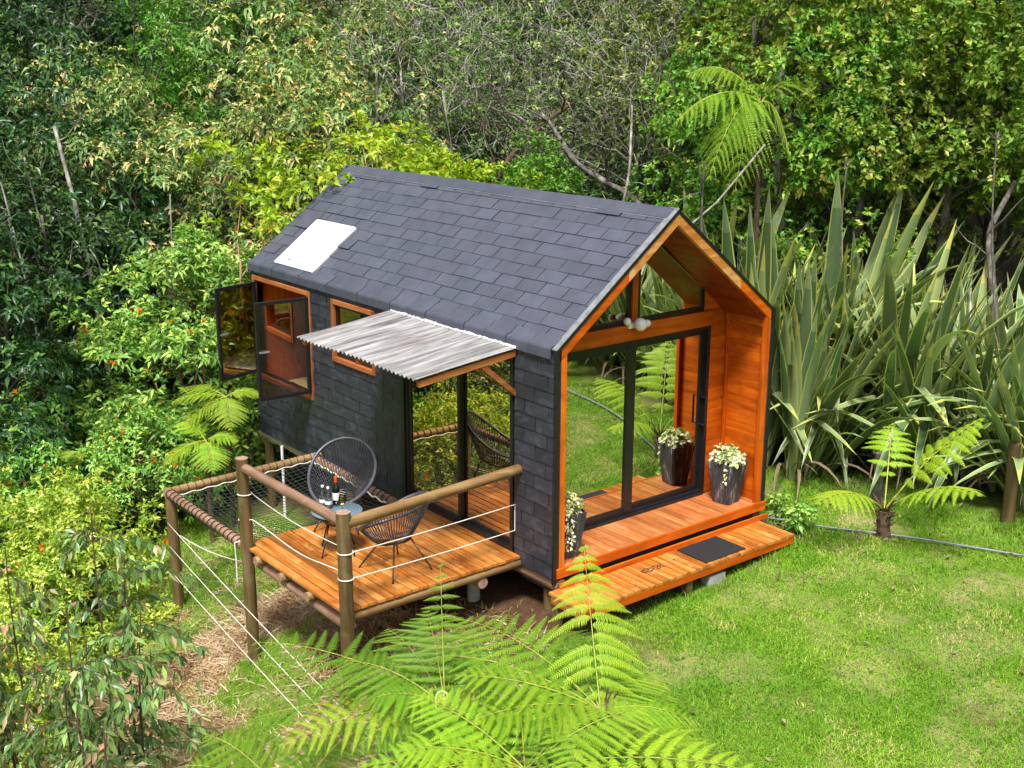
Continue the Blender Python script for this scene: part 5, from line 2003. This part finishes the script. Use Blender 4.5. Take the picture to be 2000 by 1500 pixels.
GRP = {'myrtle': ('small leaved tree in the thick of the wood on the right', 'small leaved trees deep in the wood'),
       'twiggy': ('twiggy grey tree in the back rows of the wood', 'twiggy trees deep in the wood'),
       'bronze': ('bronze tipped tree in the back rows of the wood', 'bronze trees deep in the wood'),
       'dark': ('dark evergreen filling the shade between the taller trees', 'dark evergreens in the wood')}
rs = random.Random(77)
for i, (kd, x, y, h, cr, lab) in enumerate(TREES):
    plant_tree(kd, x, y, h, cr, i, rs.uniform(0, 6.28), lab or GRP[kd][0], 'single trees at the edge of the wood' if lab else GRP[kd][1])
FAR = [(-22.9, -2.06), (-27.21, -.25), (-21.6, -.42), (-25.7, 1.65), (-20.3, 1.22), (-24.19, 3.56), (-19, 2.86), (-22.68, 5.47), (-17.7, 4.51), (-21.17, 7.37),
       (-16.4, 6.15), (-19.66, 9.28), (-15.1, 7.79), (-18.15, 11.18), (-13.8, 9.43), (-16.64, 13.09), (-12.5, 11.08), (-15.13, 15), (-11.2, 12.72), (-13.62, 16.9),
       (-9.89, 14.36), (-12.11, 18.81), (-8.59, 16), (-10.6, 20.72), (-7.29, 17.65), (-9.09, 22.62), (-5.99, 19.29), (-7.58, 24.53), (-4.69, 20.93), (-6.07, 26.44),
       (-7.9, 12.6), (-6.4, 14.0)]
for i, (x, y) in enumerate(FAR):
    kd = 'myrtle' if y > 13.5 else ('dark' if x < -19 else rs.choice(['twiggy', 'bronze', 'dark', 'twiggy']))
    plant_tree(kd, x, y, rs.uniform(9.5, 11.5), rs.uniform(2.4, 2.9), i, rs.uniform(0, 6.28), 'far tree closing the back of the wood', 'far trees closing the wood')
# wood around the clearing outside the picture; the panes mirror it
rs = random.Random(5)
for i, (x, y) in enumerate(((2.2, 10.5), (4.3, 10.2), (6.3, 10.4), (8.4, 10.2), (10.5, 9.8), (3.2, 13), (6.4, 13.4), (9.6, 13), (12.6, 9.4), (13.5, 12.5),
                            (-10.5, -5.2), (-12.5, -6.5), (-9.0, -6.6), (-11, -9), (-7.4, -8.2), (-9, -11), (-5.6, -10), (-14.5, -4.5))):
    plant_tree('myrtle' if y > 0 else rs.choice(['dark', 'bronze']), x, y, rs.uniform(7, 9) * (1 if y > 0 else .5), rs.uniform(2, 2.5) * (1 if y > 0 else .75), i, rs.uniform(0, 6.28),
               'tree of the wood around the clearing, mirrored in the panes', 'trees around the clearing outside the picture')

# --- single shrubs
def shrub(name, x, y, gen, label, rot=0.0, cat='shrub', group=None, scale=1.0, zoff=0.0):
    root = empty(name, (x, y, g1(x, y) + zoff), label, cat, group)
    root.rotation_euler[2] = rot
    root.scale = (scale,) * 3
    link('stems', gen[0], root, True)
    link('foliage', gen[1], root, True)
    return root


lime = gen_tree('lime_shrub', 201, 5.2, 2.15, 3.8, 46, 10, 8, .17, .062, 'lime', 'twig_tan', .06, 4, (30, 80), .3, (.15, .8), .1, clr=.24, lean=.24, zmin=-.1)
shrub('lime_shrub', -8.0, 2.45, lime, 'sunlit lime green shrub with tan branches rising behind the roof', 0, zoff=.05)
lime2 = gen_tree('lime_shrub', 202, 4.5, 1.5, 3.3, 26, 9, 8, .16, .06, 'lime', 'twig_tan', .05, 3, (30, 80), .3, (.1, .8), .1, clr=.26, lean=.25, zmin=-.1)
shrub('lime_shrub', -7.4, 4.1, lime2, 'lower lime green shrub beside the twiggy trees behind the ridge', .6, zoff=.1)
lime3 = gen_tree('lime_shrub', 203, 4.3, 1.1, 3.5, 12, 6, 7, .16, .055, 'lime', 'twig_tan', .045, 3, (30, 80), .3, (.2, .9), .15, clr=.22, lean=.3, zmin=-.1)
shrub('lime_shrub', -7.9, .75, lime3, 'thin lime green sprays reaching out beside the roof skylight', 1.7, zoff=.3)
rnd_ = gen_tree('round_shrub', 204, 4.6, .72, 3.2, 42, 18, 7, .1, .034, 'bright', 'bark_brown', .04, 2, (25, 80), .2, (.2, .95), .3, clr=.3, zmin=-.3)
shrub('round_shrub', -6.45, 5.05, rnd_, 'rounded green shrub showing over the middle of the ridge', .3)
fl1 = gen_tree('flowering_shrub', 205, 4.1, 1.45, .3, 125, 20, 7, .15, .045, 'bush', 'bark_brown', .04, 4, (25, 85), .3, (.0, .8), .3, clr=.24, flowers=85)
shrub('flowering_shrub', -8.0, -.55, fl1, 'tall glossy bush with small orange flowers beside the casement window', 0, group='flowering bushes on the slope')
fl2 = gen_tree('flowering_shrub', 206, 2.4, 1.3, .1, 70, 15, 7, .14, .045, 'bush', 'bark_brown', .035, 4, (25, 85), .3, (.1, .9), .35, clr=.28, flowers=75, twigs=90)
shrub('flowering_shrub', -8.9, -2.1, fl2, 'broad flowering bush at the left edge of the clearing', .4, group='flowering bushes on the slope')
shrub('flowering_shrub', -7.1, -1.5, fl2, 'low flowering bush just left of the hammock net', 2.2, group='flowering bushes on the slope', scale=.75)
shrub('flowering_shrub', -7.45, -.6, fl2, 'dark flowering bush tucked in beside the back corner of the cabin', 4.2, group='flowering bushes on the slope', scale=.6)
shrub('flowering_shrub', -7.9, -2.9, fl2, 'sprawling flowering bush in front of the dark trees', 5.2, group='flowering bushes on the slope', scale=.85)
yb = gen_tree('yellow_bush', 207, 1.9, 1.0, .0, 60, 17, 7, .1, .035, 'yellowbush', 'bark_brown', .03, 4, (25, 85), .25, (.0, .95), .15, clr=.3, flowers=8)
for (x, y, s_, r_, lab) in ((-5.75, -2.95, 1.0, 0, 'yellow green bush at the top of the slope left of the ropes'), (-6.5, -3.6, 1.05, 1.9, 'yellow green bush at the left edge behind the bronze sapling'),
                            (-4.9, -3.75, .8, 3.1, 'low yellow green bush halfway down the slope'), (-3.6, -4.45, .8, 4.4, 'yellow green bush behind the bronze sapling leaves'),
                            (-5.3, -4.9, 1.0, 5.0, 'yellow green bush cut by the left edge of the slope')):
    shrub('yellow_bush', x, y, yb, lab, r_, group='yellow green bushes on the slope', scale=s_)

# --- sapling with hanging leathery leaves at the lower left
def sapling(x, y, label, seed, top, nb=26):
    rng = np.random.default_rng(seed)
    z0 = g1(x, y)
    root = empty('bronze_sapling', (x, y, z0), label, 'sapling', 'bronze saplings at the lower left')
    mb = MB()
    LP, LD = [], []
    for s_ in range(3):
        az = rng.uniform(0, 6.28)
        hh = (top - z0) * (1 - .14 * s_)
        St = np.array([[.1 * math.cos(az) + .22 * q * math.cos(az) * (s_ > 0) + .03 * math.sin(5 * q), .1 * math.sin(az) + .22 * q * math.sin(az) * (s_ > 0) + .03 * math.cos(4 * q), hh * q] for q in np.linspace(-.04, 1, 12)])
        mb.tube(St, np.linspace(.018, .005, 12), 6)
        for b_ in range(nb):
            q = rng.uniform(.22, 1)
            p0 = St[int(q * 11)]
            a = rng.uniform(0, 6.28)
            ln = rng.uniform(.35, .95) * (1.15 - .5 * q)
            k = np.linspace(0, 1, 9)
            d = np.array([math.cos(a), math.sin(a), 0])
            P = p0 + d * (ln * k)[:, None] + UPV * (ln * (.5 * k - .62 * k ** 2))[:, None] + rng.normal(0, .01, (9, 3))
            mb.tube(P, np.linspace(.006, .002, 9), 4, caps=False)
            for i in range(2, 9):
                for _ in range(3):
                    LP.append(P[i] + rng.normal(0, .012, 3))
                    LD.append(d * rng.uniform(.1, .7) + rng.normal(0, .4, 3) + np.array([0, 0, -.65]))
    LP, LD = np.array(LP), np.array(LD)
    n = len(LP)
    T = np.clip(rng.beta(1.5, 2.2, n), 0, 1)
    T = np.where(rng.random(n) < .12, rng.uniform(.85, 1, n), T * .85)
    V, F, T = leaf_geo(LP, LD, rng.normal(0, 1, (n, 3)) + np.array([.4, -.4, .6]), rng.uniform(.09, .145, n), rng.uniform(.034, .05, n), T, .25, .2)
    link('foliage', np_mesh('sapling_leaves', V, F, [L['sapling']], T), root, True)
    mb.build('stems', MAT['bark_brown'], root, local=True)
    return root


sapling(-1.0, -4.2, 'tallest bronze leaved sapling at the lower left, with a bare dark leader', 1, 1.35)
sapling(-.55, -4.75, 'bronze leaved sapling in the lower left corner', 2, .75)
sapling(.15, -4.75, 'bronze leaved sapling at the bottom edge left of the ferns', 3, .05, 20)
sapling(-1.75, -4.75, 'bronze leaved sapling at the left edge above the corner', 4, .95, 20)

# --- leaning mossy trunks behind the ridge, bare stalks, posts, hose
for i, (P, lab) in enumerate((([(-7.9, 4.1, .2), (-7.4, 4.6, 2.6), (-7.23, 5.16, 3.49), (-7.14, 5.9, 4.05), (-7.3, 6.6, 4.3)], 'dark mossy trunk leaning right behind the ridge'),
                              ([(-4.6, 6.5, 1.9), (-5.45, 6.27, 2.86), (-6.0, 6.15, 3.05), (-6.6, 5.96, 3.35), (-7.0, 5.85, 3.9), (-7.25, 5.7, 4.2)], 'mossy fallen trunk slanting down to the right behind the ridge'))):
    mb = MB()
    Pn = np.array(P)
    kk = np.linspace(0, len(P) - 1, 22)
    Q = np.stack([np.interp(kk, range(len(P)), Pn[:, j]) for j in range(3)], 1)
    Q[1:-1] = (Q[:-2] + Q[1:-1] + Q[2:]) / 3
    mb.tube(Q, np.linspace(.06, .03, 22), 8, jit=.28)
    rng = np.random.default_rng(i)
    for j in range(11):
        c = Q[int(rng.integers(8, 21))]
        twig_tubes(mb, [c], [rng.normal(0, 1, 3) + UPV * .7], 1.5, .022, rng, 7, .32)
    root = empty('leaning_trunk', Q[0], lab, 'tree trunk')
    mb.build('trunk', MAT['bark_brown' if i == 0 else 'bark_grey'], root, smooth='all')

for i, (P, r_, lab) in enumerate((
    ([(-9.2, -1.0, -1.8), (-9.35, -1.1, .6), (-9.6, -1.15, 1.9), (-9.9, -1.2, 3.0), (-10.15, -1.3, 4.0)], .06, 'pale crooked trunk among the dark trees at the left'),
    ([(-9.5, -1.9, -2), (-9.6, -1.8, .8), (-9.7, -1.75, 2.4), (-9.75, -1.9, 3.6)], .03, 'thin pale stem left of the crooked trunk'),
    ([(-9.0, -2.2, -2), (-9.25, -2.1, .9), (-9.4, -2.2, 2.2), (-9.75, -2.3, 3.5)], .028, 'slanting pale stem nearest the left edge'),
    ([(-8.9, -.1, -1.8), (-9.0, -.1, 1.5), (-9.1, 0, 3.0)], .025, 'thin pale stem above the flowering bush'),
    ([(-2.7, 6.62, -.3), (-2.74, 6.65, 2.44), (-3.0, 6.8, 3.2), (-3.25, 6.97, 4.2), (-3.3, 7.2, 5.6)], .075, 'white blotched trunk rising out of the flax'),
    ([(.5, 7.15, -.3), (.41, 7.23, 1.61), (.25, 7.3, 2.2), (.0, 7.5, 2.8), (-.15, 8.3, 3.4)], .075, 'lichen covered leaning trunk at the right'),
    ([(-5.3, 5.9, -.5), (-5.42, 5.9, 2.4), (-5.25, 5.95, 3.3), (-5.5, 6.2, 4.3)], .036, 'slim grey trunk behind the front of the ridge'))):
    mb = MB()
    Pn = np.array(P)
    kk = np.linspace(0, len(P) - 1, 20)
    Q = np.stack([np.interp(kk, range(len(P)), Pn[:, j]) for j in range(3)], 1)
    Q[1:-1] = (Q[:-2] + Q[1:-1] + Q[2:]) / 3
    mb.tube(Q, np.linspace(r_ * .9, r_ * .45, 20), 8, jit=.2)
    rng = np.random.default_rng(20 + i)
    for j in range(4):
        twig_tubes(mb, [Q[int(rng.integers(10, 19))]], [rng.normal(0, 1, 3) + UPV * .8], .8, r_ * .3, rng, 5, .25)
    root = empty('bare_trunk', Q[0], lab, 'tree trunk')
    mb.build('trunk', MAT['bark_grey' if i == 5 else 'bark_pale'], root, smooth='all')

for i, (a, b_, lab) in enumerate((((-.87, 5.7, .3), (-.9, 5.58, 3.7), 'tall grey flax flower stalk with a dark tip above the tallest flax'),
                                  ((1.0, 6.4, .1), (.64, 6.39, 4.1), 'tall grey flax flower stalk near the right edge'),
                                  ((-1.8, 4.1, .5), (-1.82, 3.94, 3.8), 'dried forked flower stalk beside the gable peak'))):
    mb = MB()
    A, B = np.array(a), np.array(b_)
    k = np.linspace(0, 1, 10)[:, None]
    Q = A + (B - A) * k + .03 * np.sin(k * 6)
    mb.tube(Q, np.linspace(.016, .011, 10), 6)
    rng = np.random.default_rng(i)
    for j in range(7 if i < 2 else 5):
        s_ = Q[-1] if i < 2 else Q[int(rng.integers(6, 9))]
        twig_tubes(mb, [s_], [rng.normal(0, .5, 3) + UPV * (.5 if i < 2 else 1.2)], .12 if i < 2 else .6, .012, rng, 3, .3)
    root = empty('flower_stalk', A, lab, 'flower stalk', 'flax flower stalks')
    mb.build('stalk', MAT['bark_brown'] if i == 9 else MAT['bark_grey'], root)
mb = MB()
mb.tube([(-2.6, 3.5, 2.3), (-1.92, 4.3, 3.24), (-1.56, 4.75, 3.97)], .014, 6)
tag(mb.build('slanting_pole', MAT['bark_pale']), 'thin pale pole slanting up behind the gable peak', 'pole')

for (x, y, h, r_, lab) in ((1.79, 5.49, .95, .075, 'mossy round fence post in front of the flax at the right'), (.43, 4.85, .62, .06, 'weathered grey stump behind the young tree fern')):
    mb = MB()
    z0 = g1(x, y)
    mb.tube([(x + .01 * math.sin(q * 5), y, z0 - .1 + (h + .1) * q) for q in np.linspace(0, 1, 9)], np.linspace(r_ * 1.1, r_ * .9, 9), 12, jit=.07)
    tag(mb.build('fence_post', MAT['bark_grey'] if r_ < .07 else MAT['post'], smooth=True), lab, 'post')

mb = MB()
HP = [(-.1, 3.42), (.2, 3.55), (.55, 3.68), (.95, 3.92), (1.4, 4.18), (2.0, 4.45), (2.6, 4.72), (3.3, 4.95), (4.2, 5.1), (5.5, 5.2)]
HP = np.array(HP)
kk = np.linspace(0, len(HP) - 1, 50)
hx, hy = np.interp(kk, range(len(HP)), HP[:, 0]), np.interp(kk, range(len(HP)), HP[:, 1])
for _ in range(2):
    hx[1:-1] = (hx[:-2] + hx[1:-1] + hx[2:]) / 3
    hy[1:-1] = (hy[:-2] + hy[1:-1] + hy[2:]) / 3
hz = G(hx, hy) + .04
mb.tube(np.stack([hx, hy, hz], 1), .013, 8)
tag(mb.build('garden_hose', MAT['hose'], smooth='all'), 'grey hose snaking across the lawn past the young tree fern', 'hose')

sp = gen_tree('seedling', 230, .3, .16, .03, 14, 4, 5, .1, .05, 'bush', 'bark_brown', .008, 3, (40, 95), .3, (.3, .9), .3, clr=.4)
shrub('broadleaf_seedling', .35, 3.42, sp, 'small broad leaved plant at the far end of the low step', 0, 'plant')
shrub('broadleaf_seedling', -.1, 3.6, sp, 'tiny leafy plant behind the cabin corner', 1.0, 'plant', scale=.8)

# --- undergrowth on the forest floor
rng = np.random.default_rng(31)
n = 26000
ux, uy = rng.uniform(-20, 5, n), rng.uniform(-9, 15, n)
keep = (forest_mask(ux, uy) > .5) & ~((ux > -7.3) & (ux < .6) & (uy > -.6) & (uy < 4.4))
ux, uy = ux[keep][:9000], uy[keep][:9000]
uz = G(ux, uy) + rng.uniform(.02, .75, len(ux)) * vnoise(ux, uy, 1.2, 9)
C = np.stack([ux, uy, uz], 1)
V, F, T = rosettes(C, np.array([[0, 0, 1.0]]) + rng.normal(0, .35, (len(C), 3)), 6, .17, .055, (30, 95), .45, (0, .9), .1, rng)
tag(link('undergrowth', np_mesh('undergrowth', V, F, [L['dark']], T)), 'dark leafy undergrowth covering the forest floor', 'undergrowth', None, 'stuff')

# low weeds on the slope left of the straw
n = 9000
ux, uy = rng.uniform(-7.5, -3.2, n), rng.uniform(-6, -2.2, n)
keep = (vnoise(ux, uy, .7, 15) > .5) & (ux + .55 * uy < -5.6)
ux, uy = ux[keep][:2600], uy[keep][:2600]
C = np.stack([ux, uy, G(ux, uy) + rng.uniform(.0, .12, len(ux))], 1)
V, F, T = rosettes(C, np.array([[0, 0, 1.0]]) + rng.normal(0, .3, (len(C), 3)), 6, .08, .03, (30, 90), .2, (0, 1), .1, rng)
tag(link('weeds', np_mesh('weeds', V, F, [L['yellowbush']], T)), 'low yellow green weeds on the bank left of the straw', 'weeds', None, 'stuff')


# --- grass and straw
def blades(n, box, keep_fn, hgt, wid, mat, flat, seed, tint_fn, name, label, cat, lean=.5):
    rng = np.random.default_rng(seed)
    x, y = rng.uniform(box[0], box[1], n), rng.uniform(box[2], box[3], n)
    k = rng.random(n) < keep_fn(x, y)
    x, y = x[k], y[k]
    n = len(x)
    z = G(x, y) + (vnoise(x, y, .5, 3) - .5) * .06 + (vnoise(x, y, .16, 4) - .5) * .022 - .004
    az = rng.uniform(0, 6.283, n)
    h = hgt * rng.uniform(.5, 1.3, n) * (.6 + .8 * vnoise(x, y, .45, 17))
    el_ = np.abs(rng.normal(flat, lean, n)).clip(0, 1.45)
    d = np.stack([np.cos(az) * np.sin(el_), np.sin(az) * np.sin(el_), np.cos(el_)], 1)
    s_ = np.stack([-np.sin(az), np.cos(az), rng.normal(0, .2, n)], 1) * (wid * rng.uniform(.6, 1.3, n))[:, None]
    P = np.stack([x, y, z], 1)
    mid = P + d * (h * .55)[:, None]
    tip = P + d * h[:, None] + np.stack([np.cos(az), np.sin(az), -.6 * np.ones(n)], 1) * (h * .25)[:, None]
    tip[:, 2] = np.maximum(tip[:, 2], z + .003)
    V = np.stack([P - s_ * .5, P + s_ * .5, mid + s_ * .42, mid - s_ * .42, tip], 1).reshape(-1, 3)
    b5 = (np.arange(n) * 5)[:, None, None]
    F = (np.array([[0, 1, 2], [0, 2, 3], [3, 2, 4]])[None] + b5).reshape(-1, 3)
    T = np.repeat(np.clip(tint_fn(x, y, rng, n), 0, 1), 3)
    tag(link(name, np_mesh(name, V, F, [L[mat]], T)), label, cat, None, 'stuff')


def lawn_keep(x, y):
    k = (1 - .97 * dirt_mask(x, y)) * (1 - .9 * forest_mask(x, y)) * (1 - .8 * straw_mask(x, y))
    fade = np.where(y > 3.6, .6, 1.0)
    cover = ~((x > -7) & (x < 0) & (y > 0) & (y < 3.3))
    return k * fade * cover


def lawn_tint(x, y, rng, n):
    a = vnoise(x, y, 1.1, 21) * .5 + vnoise(x, y, .35, 22) * .35 + vnoise(x, y, .12, 23) * .3
    t_ = .12 + .62 * a + rng.normal(0, .12, n)
    dry = (vnoise(x, y, .8, 25) * .6 + vnoise(x, y, .25, 26) * .4 > .68)
    return np.where(dry & (rng.random(n) < .3), rng.uniform(.8, 1, n), t_)


blades(250000, (-.6, 5.6, -3.2, 5.6), lawn_keep, .05, .0065, 'grass', .75, 40, lawn_tint, 'lawn_grass', 'short bright green lawn grass with dry patches', 'grass', .45)
blades(60000, (5.6, 12, -1.5, 7.5), lawn_keep, .06, .009, 'grass', .75, 44, lawn_tint, 'clearing_grass', 'grass of the clearing beyond the picture edge', 'grass', .45)
blades(110000, (-8, .2, -6.2, -.2), lawn_keep, .07, .007, 'grass', .6, 41, lambda x, y, r_, n: lawn_tint(x, y, r_, n) + .12, 'slope_grass', 'longer grass tufts on the slope below the deck', 'grass', .4)
blades(150000, (-6, 1.6, -6.4, .2), lambda x, y: np.clip(straw_mask(x, y) + .35 * dirt_mask(x, y) * (y < -.8) + .06, 0, 1) * (y < -.3),   .15, .011, 'straw', 1.3, 42,
       lambda x, y, r_, n: r_.beta(1.3, 1.5, n) * .85 + .5 * (vnoise(x, y, .22, 31) - .4), 'mown_straw', 'dry tan cut grass lying on the slope', 'straw', .18)


def edge_keep(x, y):
    b_ = ((x > .56) & (x < .72) & (y > -.2) & (y < 3.2)) | ((y > 3.25) & (y < 3.6) & (x > -.3) & (x < .6))
    f_ = (y > 4.3 + .12 * np.clip(x, 0, 9)) & (y < 5.4) & (x > -1.2)
    p_ = np.hypot(x - 1.79, y - 5.49) < .3
    t_ = (vnoise(x, y, .28, 51) > .78) & (x > .7) & (y < 4.2)
    return (b_ * .8 + f_ * .35 + p_ * .9 + t_ * .5).clip(0, 1)


blades(60000, (-1.2, 5.6, -2.5, 6.0), edge_keep, .11, .008, 'grass', .45, 47, lambda x, y, r_, n: .25 + .3 * vnoise(x, y, .4, 52) + r_.normal(0, .14, n), 'long_grass', 'longer uncut grass along the step, posts and flax', 'grass', .3)

# fallen leaves and twigs lying about
rng = np.random.default_rng(61)
n = 420
lx, ly = rng.uniform(-.5, 5.5, n), rng.uniform(-2.5, 5.8, n)
wgt = np.where(ly > 3.4, 1.0, .35)
k = (rng.random(n) < wgt) & ~((lx < .6) & (ly > -.15) & (ly < 3.25))
lx, ly = lx[k], ly[k]
P = np.stack([lx, ly, G(lx, ly) + .045], 1)
az = rng.uniform(0, 6.28, len(lx))
V, F, T = leaf_geo(P, np.stack([np.cos(az), np.sin(az), rng.normal(0, .15, len(lx))], 1), np.array([[0, 0, 1.0]]) + rng.normal(0, .3, (len(lx), 3)),
                   rng.uniform(.05, .11, len(lx)), rng.uniform(.02, .045, len(lx)), rng.random(len(lx)), .05, .15)
tag(link('fallen_leaves', np_mesh('fallen_leaves', V, F, [L['dead']], T)), 'scattered brown leaves lying on the lawn and under the flax', 'leaves', None, 'stuff')
